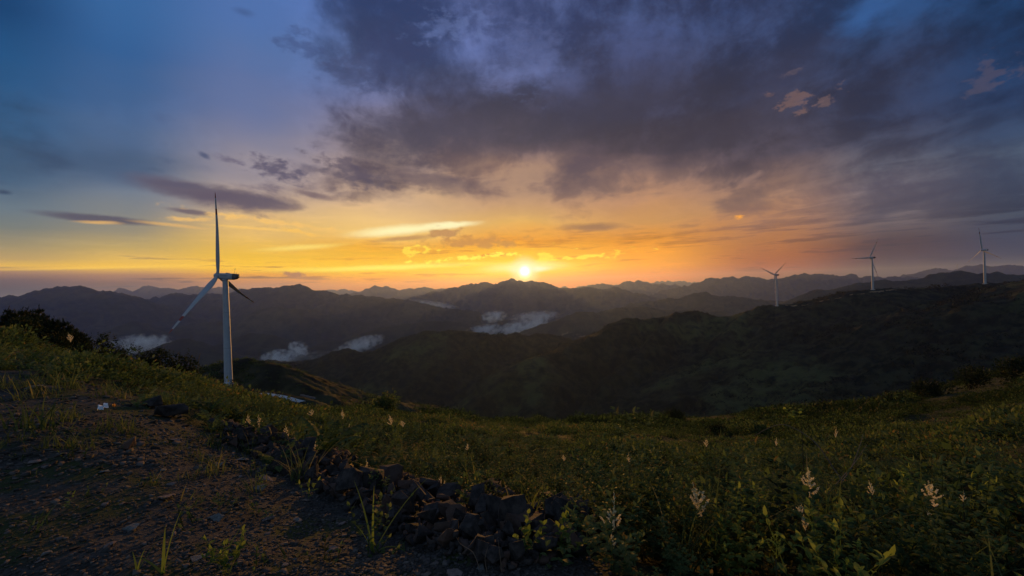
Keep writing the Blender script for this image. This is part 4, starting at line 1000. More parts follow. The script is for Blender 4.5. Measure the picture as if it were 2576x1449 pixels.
do('hill_scrub', hs, 430, 1750, .0095, .5, 1.5, M_BUSH2, 'low wood and scrub covering the dark hill under the turbines', 'scrub', 125, sink=.6, amax=50, patch=lambda x, y, r_: (r_.random(len(x)) < smooth(-.12, .12, fbm(x / 90, y / 90, 3, 35))) & (np.abs(x - 615) + np.abs(y - 1062) > 30) & (np.abs(x - 768) + np.abs(y - 974) > 34) & (np.abs(x - 973) + np.abs(y - 940) > 34))
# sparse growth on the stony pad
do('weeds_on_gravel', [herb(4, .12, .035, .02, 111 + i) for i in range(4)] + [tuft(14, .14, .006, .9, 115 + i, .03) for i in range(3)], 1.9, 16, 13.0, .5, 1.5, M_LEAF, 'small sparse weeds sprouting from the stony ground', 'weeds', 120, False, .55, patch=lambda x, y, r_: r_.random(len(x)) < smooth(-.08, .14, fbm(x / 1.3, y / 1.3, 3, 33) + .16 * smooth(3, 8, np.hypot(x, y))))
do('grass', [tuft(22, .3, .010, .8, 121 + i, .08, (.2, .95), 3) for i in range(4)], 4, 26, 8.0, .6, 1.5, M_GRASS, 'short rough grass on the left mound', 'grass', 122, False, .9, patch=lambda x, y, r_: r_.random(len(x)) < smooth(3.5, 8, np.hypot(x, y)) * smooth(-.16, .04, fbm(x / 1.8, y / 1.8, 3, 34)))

# ================================================================ gravel, stones and the rock pile
def stone_mat(name, c0, c1, c2, sc=6.0):
    m_, N, b, o = mat(name, .92, .2); tcn = N.n('ShaderNodeTexCoord').outputs['Object']; geo = N.n('ShaderNodeNewGeometry').outputs['Random Per Island']
    n_ = N.noise(tcn, sc, 6, .65); k = N.mix(N.mapr(n_, .35, .65), c0, c1); oi = N.n('ShaderNodeObjectInfo').outputs['Random']
    k = N.mix(N.mapr(N.m('FRACT', N.m('ADD', N.m('MULTIPLY', geo, 7.3), oi)), .55, 1.0, 0, .8), k, c2); N.put(b.inputs['Base Color'], k)
    bm = N.n('ShaderNodeBump'); bm.inputs['Strength'].default_value = .7; bm.inputs['Distance'].default_value = .012; N.put(bm.inputs['Height'], N.noise(tcn, sc * 3.5, 7, .65)); N.put(b.inputs['Normal'], bm.outputs[0]); return m_
M_GRAVEL = stone_mat('gravel_chips', (0.030, 0.028, 0.027), (0.060, 0.053, 0.049), (0.14, 0.115, 0.10), 9)
M_ROCK = stone_mat('dark_rock', (0.020, 0.017, 0.017), (0.060, 0.047, 0.043), (0.105, 0.058, 0.042), 3)
M_SLAB = stone_mat('pinkish_stone', (0.12, 0.09, 0.085), (0.20, 0.15, 0.135), (0.24, 0.17, 0.14), 7)
M_GREYST = stone_mat('grey_stone', (0.09, 0.09, 0.085), (0.17, 0.165, 0.155), (0.20, 0.17, 0.15), 7)
def rock_mesh(name, seed, flat=.75, n=16, cuts=0):
    import bmesh
    r_ = np.random.default_rng(seed); bm = bmesh.new()
    for i in range(n):
        v = r_.uniform(-1, 1, 3); m_ = np.max(np.abs(v)); v = v / m_ * r_.uniform(.72, 1.0)
        bm.verts.new((v[0] * .5, v[1] * .38, v[2] * .5 * flat))
    res = bmesh.ops.convex_hull(bm, input=bm.verts); bmesh.ops.delete(bm, geom=list({e for e in res['geom_interior'] + res['geom_unused'] if isinstance(e, bmesh.types.BMVert)}), context='VERTS')
    bmesh.ops.dissolve_limit(bm, angle_limit=R(14), verts=bm.verts, edges=bm.edges)
    bmesh.ops.bevel(bm, geom=bm.edges[:], offset=.012, segments=1, affect='EDGES')
    bmesh.ops.triangulate(bm, faces=[f for f in bm.faces if len(f.verts) > 4])
    for k in range(1):
        bmesh.ops.subdivide_edges(bm, edges=[e for e in bm.edges if e.calc_length() > .22], cuts=1, use_grid_fill=True)
    for v in bm.verts:
        q = mnoise.noise(Vector(v.co) * 5 + Vector((seed, 0, 0))) * .012; v.co += v.co.normalized() * q
    me = bpy.data.meshes.new(name); bm.to_mesh(me); bm.free(); return me
# gravel: thousands of chips in one mesh
def gravel(n, r0, r1, s0, s1, seed, label):
    r_ = np.random.default_rng(seed); r = np.exp(r_.uniform(math.log(r0), math.log(r1), n)); a = r_.uniform(-R(58), R(40), n); x, y = r * np.sin(a), r * np.cos(a)
    k = r_.random(n) < pad_mask(x, y) * .98 + .02; x, y, r = x[k], y[k], r[k]; n = len(x); z = ground(x, y)
    base = np.array([(a_, b_, c_) for a_ in (-1, 1) for b_ in (-1, 1) for c_ in (-1, 1)], float) * .5
    V = base[None] * (1 + r_.uniform(-.35, .35, (n, 8, 3))); s_ = r_.uniform(s0, s1, n) ** 1.0 * (1 + .35 * r_.exponential(1, n)); s_ = np.minimum(s_, s1 * 2.2)
    V = V * (s_[:, None, None] * np.stack([np.ones(n), r_.uniform(.5, 1, n), r_.uniform(.2, .55, n)], 1)[:, None, :])
    th = r_.uniform(0, 6.283, n); c, sn = np.cos(th)[:, None], np.sin(th)[:, None]; X = V[..., 0] * c - V[..., 1] * sn; Y = V[..., 0] * sn + V[..., 1] * c
    Zv = V[..., 2] + X * r_.normal(0, .22, n)[:, None] + Y * r_.normal(0, .22, n)[:, None]
    W_ = np.stack([X + x[:, None], Y + y[:, None], Zv + z[:, None] + .10 * s_[:, None]], -1).reshape(-1, 3)
    Fq = np.array([(0, 1, 3, 2), (4, 6, 7, 5), (0, 4, 5, 1), (2, 3, 7, 6), (0, 2, 6, 4), (1, 5, 7, 3)]); Fq = (Fq[None] + (np.arange(n) * 8)[:, None, None]).reshape(-1, 4)
    tag(link('gravel', fast_mesh('gravel', W_, Fq, np.zeros(len(W_))), M_GRAVEL), label, 'gravel', None, 'stuff')
gravel(42000, 1.8, 9, .005, .020, 201, 'dark broken gravel covering the near stony ground')
gravel(14000, 6, 22, .012, .045, 202, 'stone chips scattered over the far part of the stony ground')
RK = [rock_mesh('rock', 300 + i, (.8, .55, .95, .45, .7, .6, .85, .5, .75)[i], 10 + i % 4) for i in range(9)]; SL = [rock_mesh('stone', 330 + i, .28, 13) for i in range(6)]
def rubble():
    r_ = np.random.default_rng(210); n = 30000; r = r_.uniform(1.6, 11, n); a = r_.uniform(-R(40), R(16), n); x, y = r * np.sin(a), r * np.cos(a); k = in_pile(x, y, 1.12); x, y = x[k][:3600], y[k][:3600]; n = len(x)
    base = np.array([(a_, b_, c_) for a_ in (-1, 1) for b_ in (-1, 1) for c_ in (-1, 1)], float) * .5
    s_ = r_.uniform(.03, .10, n) * (.6 + .07 * np.hypot(x, y)); V = base[None] * (1 + r_.uniform(-.45, .3, (n, 8, 3))) * (s_[:, None, None] * np.stack([np.ones(n), r_.uniform(.5, 1, n), r_.uniform(.35, .8, n)], 1)[:, None, :])
    th = r_.uniform(0, 6.283, n); c, sn = np.cos(th)[:, None], np.sin(th)[:, None]; X = V[..., 0] * c - V[..., 1] * sn; Y = V[..., 0] * sn + V[..., 1] * c; Zv = V[..., 2] + X * r_.normal(0, .4, n)[:, None] + Y * r_.normal(0, .4, n)[:, None]
    W_ = np.stack([X + x[:, None], Y + y[:, None], Zv + (ground(x, y) + .25 * s_)[:, None]], -1).reshape(-1, 3); Fq = np.array([(0, 1, 3, 2), (4, 6, 7, 5), (0, 4, 5, 1), (2, 3, 7, 6), (0, 2, 6, 4), (1, 5, 7, 3)]); Fq = (Fq[None] + (np.arange(n) * 8)[:, None, None]).reshape(-1, 4)
    tag(link('rubble', fast_mesh('rubble', W_, Fq, np.zeros(len(W_))), M_ROCK), 'small broken rubble filling the gaps of the rock pile', 'rubble', None, 'stuff')
rubble()
def rot_at(o, r_, full=True):
    o.rotation_euler = (r_.uniform(-.6, .6), r_.uniform(-.6, .6), r_.uniform(0, 6.283)) if full else (r_.normal(0, .12), r_.normal(0, .12), r_.uniform(0, 6.283))
def rock(X, Y, wpx, me, mt, label, cat, group, r_, name='rock', full=True, lift=.0, sink=.3):
    p = hit(X, Y, 1.5, 40); s_ = wpx / F * p[1]
    o = link(name, me, None, None, (p[0], p[1], p[2] + s_ * (.30 if full else .08) + lift)); rot_at(o, r_, full); o.scale = (s_, s_ * r_.uniform(.85, 1.15), s_ * r_.uniform(.85, 1.15))
    if wpx >= 44 and group is None: o.rotation_euler = (r_.uniform(-.2, .2), r_.uniform(-.2, .2), r_.uniform(0, 6.283)); o.location.z -= s_ * .08
    tag(o, label, cat, group); return o
for q in RK: q.materials.append(M_ROCK)
SLP = [m_.copy() for m_ in SL]; SLG = [m_.copy() for m_ in SL]
for q in SL: q.materials.append(M_ROCK)
for q in SLP: q.materials.append(M_SLAB)
for q in SLG: q.materials.append(M_GREYST)
r_ = np.random.default_rng(77)
GRP = 'broken rocks piled along the edge of the stony ground'
for i in range(275):
    k = r_.uniform(0, len(LINE) - 1.001) ; j = int(k); f = k - j; X = LINE[j][0] * (1 - f) + LINE[j + 1][0] * f; Y = LINE[j][1] * (1 - f) + LINE[j + 1][1] * f; hw = LW[j] * (1 - f) + LW[j + 1] * f
    v = r_.uniform(-1, 1); Yq = Y + v * hw; w = (36 + 40 * (X - 560) / 900) * r_.choice([.4, .6, .8, .95, 1.15]) * r_.uniform(.85, 1.15)
    rock(X + r_.uniform(-15, 15), Yq, w, RK[i % 9], None, 'dark broken rock in the long pile between the gravel and the ferns', 'rock', GRP, r_, lift=(1 - v * v) * .08 * r_.random())
# the large ones that stand out, each with its own description
for X, Y, w, sd_, lab in [
 (1148, 1318, 80, 0, 'big pale faced block standing upright in the middle of the rock pile'),
 (1268, 1290, 70, 1, 'square dark block at the far right end of the pile against the ferns'),
 (930, 1240, 78, 2, 'long dark slab lying tilted across the top of the pile'),
 (1085, 1308, 66, 3, 'tall flat faced rock left of the pale upright block'),
 (850, 1205, 66, 4, 'reddish rock with a sharp top at the upper pile'),
 (735, 1165, 60, 5, 'broad blackish boulder at the left part of the pile'),
 (1010, 1290, 70, 6, 'wide brownish boulder in the front of the pile middle'),
 (1190, 1350, 74, 7, 'rounded dark boulder below the pale upright block'),
 (1310, 1345, 78, 8, 'large leaning slab near the right end of the pile'),
 (435, 1055, 78, 3, 'low dark boulder in the grass left of the rock pile'),
 (385, 1028, 56, 1, 'flat topped boulder above the grass behind the gravel'),
 (318, 1135, 46, 0, 'rounded dark rock alone on the upper gravel'),
 (1840, 1420, 110, 4, 'dark red boulder half hidden under the leaves at bottom right'),
 (1240, 1420, 74, 1, 'dark rock at the bottom edge beside the dry grass stalks'),
 (1440, 1395, 70, 5, 'dark rock under the low leaves right of the pile')]:
    rock(X, Y, w, RK[sd_], None, lab, 'rock', None, r_, lift=.03)
for X, Y, w, kind, lab in [
 (88, 976, 62, 'g', 'pale grey slab lying in the grass near the left edge'),
 (90, 1165, 34, 'p', 'thin tilted pinkish slab at the left of the gravel'),
 (430, 1113, 40, 'p', 'light pink flat stone on the upper gravel below the boulders'),
 (335, 1332, 42, 'g', 'smooth grey green stone near the bottom of the gravel'),
 (548, 1172, 30, 'g', 'light angular stone in the middle of the gravel'),
 (668, 1205, 44, 'p', 'flat pinkish grey stone near the pile'),
 (605, 1160, 36, 'g', 'squarish light stone below the left end of the pile'),
 (535, 1308, 46, 'g', 'pointed pale shard standing on the lower gravel'),
 (668, 1310, 44, 'p', 'flat pink slab on the lower right gravel'),
 (655, 1232, 38, 'g', 'pale grey stone beside the small green sprout'),
 (275, 1375, 32, 'p', 'small brownish pink slab near the bottom left'),
 (420, 1255, 42, 'p', 'long flat brown stone in the middle gravel'),
 (262, 1190, 24, 'g', 'small whitish chip on the left gravel'),
 (500, 1405, 44, 'g', 'grey slab at the bottom edge below the gravel'),
 (748, 1312, 30, 'g', 'upright pale shard below the rock pile'),
 (1210, 1437, 44, 'g', 'smooth whitish stone at the very bottom edge'),
 (1150, 1447, 62, 'p', 'flat orange pink slab cut by the bottom edge'),
 (835, 1385, 38, 'p', 'flat reddish stone on the ground left of the tall sprout')]:
    m_ = (SLG if kind == 'g' else SLP)[int(r_.integers(0, 6))]
    rock(X, Y, w, m_, None, lab, 'stone', None, r_, 'stone', False)
n_ = 0
while n_ < 60:
    X, Y = r_.uniform(0, 980), r_.uniform(1010, 1440); p = hit(X, Y, 1.5, 30)
    if pad_mask(np.array([p[0]]), np.array([p[1]]))[0] < .7: continue
    q = r_.random(); m_ = (SLG if q < .25 else SLP if q < .5 else SL)[int(r_.integers(0, 6))]
    rock(X, Y, r_.uniform(11, 30) * (.6 + .5 * (Y - 1010) / 430), m_, None, 'small flat stone lying loose on the gravel', 'stone', 'small loose stones on the gravel', r_, 'stone', False); n_ += 1

# ================================================================ litter
def litter():
    p = hit(260, 1036, 3, 20); root = empty('litter_wrapper', tuple(p + [0, 0, .04]), .4); tag(root, 'small crumpled white wrapper catching the light on the left ground', 'wrapper')
    r2 = np.random.default_rng(5); nx, ny = 9, 5
    def sheet(sx, sy, sd_):
        sx *= .75; sy *= .75
        r3 = np.random.default_rng(sd_); V = [((i / (nx - 1) - .5) * sx, (j / (ny - 1) - .5) * sy, r3.uniform(0, .035) + .03 * math.sin(i * 1.3)) for j in range(ny) for i in range(nx)]
        return V, [(j * nx + i, j * nx + i + 1, (j + 1) * nx + i + 1, (j + 1) * nx + i) for j in range(ny - 1) for i in range(nx - 1)]
    mw = flat_mat('wrapper_white', (0.80, 0.82, 0.86), .3, .6); mo = flat_mat('wrapper_orange', (0.75, 0.30, 0.04), .3, .6)
    V, Fs = sheet(.17, .11, 1); o = link('sheet', py_mesh('sheet', V, Fs), mw, root); o.rotation_euler = (.9, -.25, 0); o.location = (0, 0, .03)
    V, Fs = sheet(.05, .045, 2); o = link('orange_flap', py_mesh('orange_flap', V, Fs), mo, root); o.rotation_euler = (.9, .3, 0); o.location = (.13, .0, .035)
litter()

# ================================================================ flowering plants with cream plumes
def plume_mats():
    m_ = bpy.data.materials.new('cream_florets'); m_.use_nodes = True; nt = m_.node_tree; nt.nodes.clear(); N = NT(nt)
    a = N.n('ShaderNodeAttribute', attribute_name='tint').outputs['Fac']; c_ = N.ramp(a, [(0, (.42, .46, .22)), (.45, (.86, .78, .50)), (1, (.95, .84, .62))])[0]
    b = N.n('ShaderNodeBsdfDiffuse'); N.put(b.inputs[0], c_); t_ = N.n('ShaderNodeBsdfTranslucent'); N.put(t_.inputs[0], c_); mx = N.n('ShaderNodeMixShader'); mx.inputs[0].default_value = .6
    nt.links.new(b.outputs[0], mx.inputs[1]); nt.links.new(t_.outputs[0], mx.inputs[2]); o = N.n('ShaderNodeOutputMaterial'); nt.links.new(mx.outputs[0], o.inputs[0]); return m_
M_PLUME = plume_mats()
def plume_mesh(seed, H=1.0, nb=11, fl=.036, dens=1.0, tip=.35):
    """branched flower head, 1 unit tall, wider below, thin green tip"""
    r3 = np.random.default_rng(seed); g = G(); ax = np.array([r3.normal(0, .10), r3.normal(0, .10), 1.0]); ax = nrm(ax)
    def florets(p, q, n, sz, t0):
        for i in range(n):
            c = p + (q - p) * r3.random() + r3.normal(0, sz * .42, 3); d = nrm(r3.normal(size=3)); leaf2(g, c, d, nrm(r3.normal(size=3)), sz * r3.uniform(.6, 1.2), sz * .8, min(1, max(0, t0 + r3.normal(0, .15))))
    g.add([(-.008, 0, -.1), (.008, 0, -.1), tuple(ax + [.004, 0, 0]), tuple(ax - [.004, 0, 0])], [(0, 1, 2, 3)], 0.1)
    for i in range(nb):
        k = i / nb; b = ax * (.02 + .80 * k); a = i * 2.4 + r3.uniform(-.5, .5); L = .44 * (1 - k) ** .8 * r3.uniform(.7, 1.2) + .04
        if r3.random() < .12: continue
        d = nrm(np.array([math.cos(a), math.sin(a), .75 + r3.uniform(-.2, .4)])); e1 = b + d * L * .6; d2 = nrm(d + [0, 0, .55]); e2 = e1 + d2 * L * .5
        t0 = .80 - .45 * max(0, k - .4) / .6
        florets(b, e1, int(26 * L / .3 * dens) + 3, fl, t0); florets(e1, e2, int(24 * L / .3 * dens) + 3, fl * .85, t0)
        g.add([b - [0, 0, .004], b + [0, 0, .004], e1 + [0, 0, .003], e1 - [0, 0, .003]], [(0, 1, 2, 3)], .1)
    florets(ax * .55, ax * 1.0, int(34 * dens), fl * .65, tip); return g.get()
PL = [g_mesh('plume', plume_mesh(500 + i, nb=12, dens=2.6)) for i in range(5)]
PS = [g_mesh('stem_leaves', herb(1, .8, .11, .05, 520 + i, (.3, .7), compound=True)) for i in range(3)]
for q in PL: q.materials.append(M_PLUME)
for q in PS: q.materials.append(M_LEAF)
def plume(X, Ybot, Ytop, D, label, i, lean=0.0, group=None, w=1.0):
    """flower head spanning Ybot..Ytop of the photo at distance D, on a leafy stem down to the ground"""
    b = at(X, Ybot, D); t_ = at(X, Ytop, D); h = t_[2] - b[2]; gz = g1(b[0], b[1])
    if gz > b[2] - .12: gz = b[2] - .12
    root = empty('plume_flower', (b[0], b[1], gz), 0.0); tag(root, label, 'flower', group)
    o = link('plume', PL[i % 5], None, root, (0, 0, b[2] - gz)); o.scale = (h * w, h * w, h); o.rotation_euler = (0, R(lean), i * 1.3)
    V, Fs = tube([(0, 0, -.05), (.01, 0, (b[2] - gz) * .5), (0, 0, b[2] - gz)], [.007, .006, .004], 5); link('stem', py_mesh('stem', V, Fs, True), M_STEM, root)
    hs = max(.15, (b[2] - gz) * .95); o = link('foliage', PS[i % 3], None, root, (0, 0, 0)); o.scale = (min(1, hs / .8 + .3),) * 2 + (hs / .85,); o.rotation_euler = (0, 0, i * 2.1)
PLUMES = [  # X, bottom Y, top Y, distance, label, lean, width
 (1541, 1335, 1265, 3.1, 'large cream plume in front of the right end of the rock pile', 0, 1.0),
 (1541, 1382, 1338, 2.9, 'smaller cream plume directly under the large one at the right end of the rocks', 0, .9),
 (1545, 1268, 1232, 3.1, 'thin greenish flower tip rising above the large cream plume by the rocks', 0, .35),
 (1765, 1300, 1212, 3.4, 'forked cream plume with a green tip in the arching grass right of centre', 6, .85),
 (2037, 1250, 1175, 3.3, 'tall pinkish cream plume at lower right, the broadest one', 0, .85),
 (2012, 1296, 1266, 3.1, 'small cream tuft lower left of the broad pinkish plume', 0, 1.2),
 (2027, 1335, 1295, 3.0, 'pale cream plume under the broad pinkish one', 15, .9),
 (2195, 1246, 1208, 3.4, 'slender orange tinted plume between the two big right ones', 10, .7),
 (2347, 1270, 1193, 3.2, 'long leaning cream plume near the right edge', 22, .75),
 (2330, 1296, 1274, 3.1, 'little cream tuft under the long leaning plume', 30, .9),
 (2423, 1262, 1232, 3.5, 'faint greenish plume at the far right', -8, .8),
 (625, 1072, 1047, 9.5, 'left one of the pair of cream plumes by the boulders', 5, .85),
 (650, 1078, 1048, 9.5, 'right one of the pair of cream plumes by the boulders', -3, .95),
 (657, 1101, 1086, 8.6, 'small cream plume just below the pair by the boulders', 0, .9),
 (720, 1104, 1076, 8.4, 'cream plume above the left end of the rock pile', 3, .9),
 (792, 1128, 1105, 7.4, 'round cream plume behind the upper rock pile', 0, 1.0),
 (742, 1138, 1123, 7.6, 'short cream plume touching the rocks of the upper pile', 0, .8),
 (923, 1190, 1160, 6.4, 'tall cream plume right behind the rocks of the middle pile', 0, .7),
 (936, 1196, 1178, 6.2, 'small plume at the foot of the tall one behind the middle pile', 0, .8),
 (884, 1178, 1164, 6.6, 'dim little plume left of the tall one behind the middle pile', 0, .9),
 (1108, 1218, 1200, 5.6, 'left of two small yellowish plumes in the ferns', 0, .7),
 (1119, 1226, 1211, 5.4, 'right of two small yellowish plumes in the ferns', 0, .7),
 (985, 1066, 1046, 15, 'forked cream plume left of the lone bush shadow', 12, .9),
 (1014, 1072, 1062, 14, 'low cream plume right of the forked one in mid slope', 0, 1.3),
 (862, 1052, 1034, 17, 'thin pale plume on the slope below the curved road', 0, .6),
 (783, 1044, 1034, 19, 'dim plume tops below the curved road', 0, 1.4),
 (880, 1080, 1070, 14, 'tiny white plume in the dark fern hollow', 0, .9),
 (1176, 1130, 1120, 10, 'tiny cream plume among the centre ferns', 0, 1.0),
 (1582, 1160, 1143, 8.0, 'small pinkish plume in the centre right ferns', 10, .7),
 (1418, 1158, 1148, 8.2, 'tiny cream plume in the centre ferns', 0, 1.0),
 (1953, 1120, 1106, 11, 'small pale plume left of the arching twig base', 0, .7),
 (2103, 1099, 1080, 11, 'thin pale plume right of the bright green sapling', 0, .5),
 (1777, 1122, 1108, 12, 'faint pale plume among the backlit grass tips', 0, 1.0),
 (178, 858, 842, 24, 'pale plume in front of the dark pines on the left', 0, .9),
 (392, 1003, 988, 13, 'pale yellowish plume in the grass left of the tower', 0, .8),
 (302, 985, 968, 16, 'brownish plume above the litter on the left', 0, .7),
]
for i, (X, yb, yt, D, lab, ln, w) in enumerate(PLUMES): plume(X, yb + (2 if D > 5 else 0), yt - (6 if D > 5 else 0), D, lab, i, ln, None, w * (1.0 if D > 5 else 1.1))

# ================================================================ single plants that stand out
def plant(name, X, Y, D, vft, mt, s_, label, cat, extra=None, rz=0.0, part='foliage', onground=True):
    p = hit(X, Y, 1.3, 120) if onground else at(X, Y, D); root = empty(name, tuple(p), rz); tag(root, label, cat)
    me = g_mesh(part, vft); o = link(part, me, mt, root); o.scale = (s_,) * 3
    return root, p
BR = [(0.0, (0.06, 0.09, 0.025)), (.5, (0.12, 0.16, 0.04)), (1, (0.22, 0.24, 0.06))]
M_BRIGHT = leaf_mat('fresh_leaves', BR, .55)
SP = [
 (668, 1248, .30, herb(2, .8, .2, .1, 601, (.4, .9)), 'bright green sprout beside the pale stone on the gravel'),
 (770, 1260, .34, herb(4, .6, .22, .09, 602, (.3, .8)), 'spreading green sprout on the front edge of the rock pile'),
 (940, 1370, .40, herb(5, 1.0, .15, .1, 603, (.2, .7)), 'round leaved weed around the tall grass sprout'),
 (960, 1300, .36, herb(3, .9, .18, .08, 604, (.3, .8)), 'pale green sprig growing up between the front rocks'),
 (575, 1445, .34, herb(12, .7, .16, .1, 605, (.3, .9)), 'bushy yellow green weed at the bottom edge of the gravel'),
 (1950, 1440, .36, herb(4, .9, .2, .1, 606, (.5, 1)), 'bright leafy stem at the bottom edge under the greenish spike'),
 (2120, 1400, .34, herb(3, 1.0, .2, .1, 607, (.3, .9), compound=True), 'fresh stem with paired leaves at lower right'),
 (2030, 1420, .34, herb(4, .8, .2, .1, 608, (.3, .8), compound=True), 'clump of paired leaves left of the fresh stem'),
 (1700, 1380, .34, herb(5, .7, .2, .14, 609, (.2, .6)), 'broad leaved weed below the forked plume'),
 (1420, 1410, .34, herb(7, .8, .2, .14, 610, (.2, .8)), 'broad leaved weed at the right foot of the rocks'),
 (1320, 1400, .30, herb(6, .8, .2, .14, 611, (.2, .8)), 'green leafy weed between the bottom rocks'),
 (2280, 1420, .38, herb(4, .9, .2, .1, 612, (.2, .7), compound=True), 'dark leafy stem near the bottom right corner'),
 (2430, 1300, .42, herb(5, .9, .2, .1, 613, (.2, .7), compound=True), 'tall leafy weed below the far right plume'),
 (1840, 1330, .34, herb(3, .9, .2, .1, 614, (.4, 1.), compound=True), 'yellow green sprig left of the red boulder'),
 (165, 1290, .22, herb(3, .8, .2, .08, 615, (.5, 1.)), 'small feathery yellow weed on the left gravel')]
for X, Y, s_, v, lab in SP: plant('leafy_plant', X, Y, 0, v, M_BRIGHT if s_ < .37 else M_LEAF, s_, lab, 'plant', rz=X)
GT_ = [(1335, 1298, .75, 16, 'arching grass tuft at the right end of the rocks'), (1200, 1250, .7, 22, 'long bladed grass tuft behind the middle of the pile'), (1290, 1300, .5, 12, 'upright grass between the ferns and the square block'),
 (1680, 1250, 1.0, 40, 'big arching grass clump left of the forked plume'), (1640, 1290, .9, 34, 'grass clump behind the large cream plume'), (1905, 1290, .8, 26, 'grass clump left of the small cream tuft'), (1000, 1120, .9, 26, 'arching grass in the ferns above the pile'),
 (1050, 1165, .8, 22, 'grass arching over the ferns near the middle pile'), (1560, 1200, .9, 26, 'grass clump in the centre right ferns'), (1800, 1190, .9, 26, 'grass tuft in the ferns right of centre'),
 (75, 850, 1.1, 60, 'tall tawny grass clump on the left mound')]
M_TIP = leaf_mat('backlit_grass', [(0, (.06, .09, .02)), (.6, (.14, .16, .04)), (1, (.34, .24, .09))], .6)
for i, (X, Y, s_, n, lab) in enumerate(GT_): plant('grass_clump', X, Y, 0, tuft(n, .8, .016, .75, 640 + i, .06, (.1, 1.0), 7), M_TIP, s_, lab, 'grass', part='blades')
SHM = [g_mesh('foliage', herb(14, .9, .09, .045, 800 + i, (.25, .85), compound=i % 2 == 0)) for i in range(5)]; GCM = [g_mesh('blades', tuft(44, .85, .014, .8, 810 + i, .07, (.05, .9), 6)) for i in range(4)]
for q in SHM: q.materials.append(M_LEAF)
for q in GCM: q.materials.append(M_GRASS)
def many(n, name, meshes, part, r0, r1, s0, s1, label, cat, group, seed):
    r3 = np.random.default_rng(seed); k = 0
    while k < n:
        r = math.exp(r3.uniform(math.log(r0), math.log(r1))); a = r3.uniform(-R(33), R(54)); x, y = r * math.sin(a), r * math.cos(a); xa, ya = np.array([x]), np.array([y])
        if pad_mask(xa, ya)[0] > .2 or in_pile(xa, ya, 1.25)[0]: continue
        root = empty(name, (x, y, g1(x, y)), r3.uniform(0, 6.28)); tag(root, label, cat, group); o = link(part, meshes[k % len(meshes)], None, root); s_ = r3.uniform(s0, s1); o.scale = (s_, s_, s_ * r3.uniform(.85, 1.2)); k += 1
BRM = [g_mesh('foliage', herb(5, .75, .10, .05, 830 + i, (.3, 1.0), compound=i % 2 == 1)) for i in range(4)]
for q in BRM: q.materials.append(M_BRIGHT)
many(44, 'leafy_sprig', BRM, 'foliage', 2.6, 16, .5, .95, 'fresh yellow green sprig rising from the darker weeds of the slope', 'plant', 'fresh sprigs among the weeds on the slope', 831)
many(95, 'shrub', SHM, 'foliage', 3.6, 26, .5, 1.05, 'leafy shrub standing a little above the ferns and weeds', 'shrub', 'leafy shrubs among the ferns on the slope', 820)
many(46, 'grass_clump', GCM, 'blades', 3.2, 20, .6, 1.15, 'arching grass clump among the ferns and weeds', 'grass', 'arching grass clumps among the ferns on the slope', 821)
# tall sprout on the gravel edge with broad blades
g = G()
for a, L, ln, dr in ((-1.2, .62, .15, .25), (.2, .55, .05, .1), (1.2, .80, .55, .35), (1.7, .34, .9, 1.2), (-2.4, .45, .3, .4)): blade(g, (0, 0, 0), a, L, .022, ln, dr, .6, 7)
plant('tall_sprout', 938, 1395, 0, g.get(), M_BRIGHT, .85, 'tall sprout of broad yellow green blades in front of the rocks', 'plant', part='blades')
g = G()
for a, L, ln, dr in ((1.3, .30, .5, .3), (.6, .42, .2, .2), (-.5, .30, .3, .3), (2.4, .2, .8, .6), (-1.6, .22, .7, .5)): blade(g, (0, 0, 0), a, L, .020, ln, dr, .6, 6)
plant('grass_sprout', 410, 1446, 0, g.get(), M_BRIGHT, .9, 'broad grass blades rising from the bottom edge at left', 'grass', part='blades')
g = G()
for a, L, ln, dr in ((1.4, .34, .55, .1), (.2, .16, .3, .3), (-1.0, .16, .4, .3)): blade(g, (0, 0, 0), a, L, .014, ln, dr, .6, 6)
plant('grass_sprout', 345, 1440, 0, g.get(), M_BRIGHT, .8, 'single leaning green blade left of the broad ones at the bottom', 'grass', part='blades')
# bright sapling standing above the slope on the right, and greenish spike
p = at(2015, 1072, 6.0); gz = g1(p[0], p[1]); root = empty('sapling', (p[0], p[1], gz)); tag(root, 'bright yellow green sapling top standing above the right slope', 'sapling')
V, Fs = tube([(0, 0, 0), (.02, 0, (p[2] - gz) * .6), (0, 0, p[2] - gz + .12)], [.008, .006, .004], 5); link('stem', py_mesh('stem', V, Fs, True), M_STEM, root)
o = link('foliage', g_mesh('foliage', herb(3, .30, .10, .06, 660, (.6, 1.0), compound=True)), M_BRIGHT, root, (0, 0, p[2] - gz - .02))
p = at(1952, 1405, 2.5); gz = min(g1(p[0], p[1]), p[2] - .1); root = empty('green_spike', (p[0], p[1], gz)); tag(root, 'slender green flower spike at the bottom, right of centre', 'flower')
mg = plume_mesh(670, nb=9, dens=.8, tip=.0); mg = (mg[0], mg[1], mg[2] * .12); M_SPIKE = leaf_mat('spike_green', [(0, (.16, .22, .06)), (1, (.30, .34, .10))], .5)
o = link('spike', g_mesh('spike', mg), M_SPIKE, root, (0, 0, p[2] - gz)); o.scale = (.13, .13, .13 * 1.4)
V, Fs = tube([(0, 0, 0), (0, 0, p[2] - gz)], [.005, .004], 5); link('stem', py_mesh('stem', V, Fs), M_STEM, root)
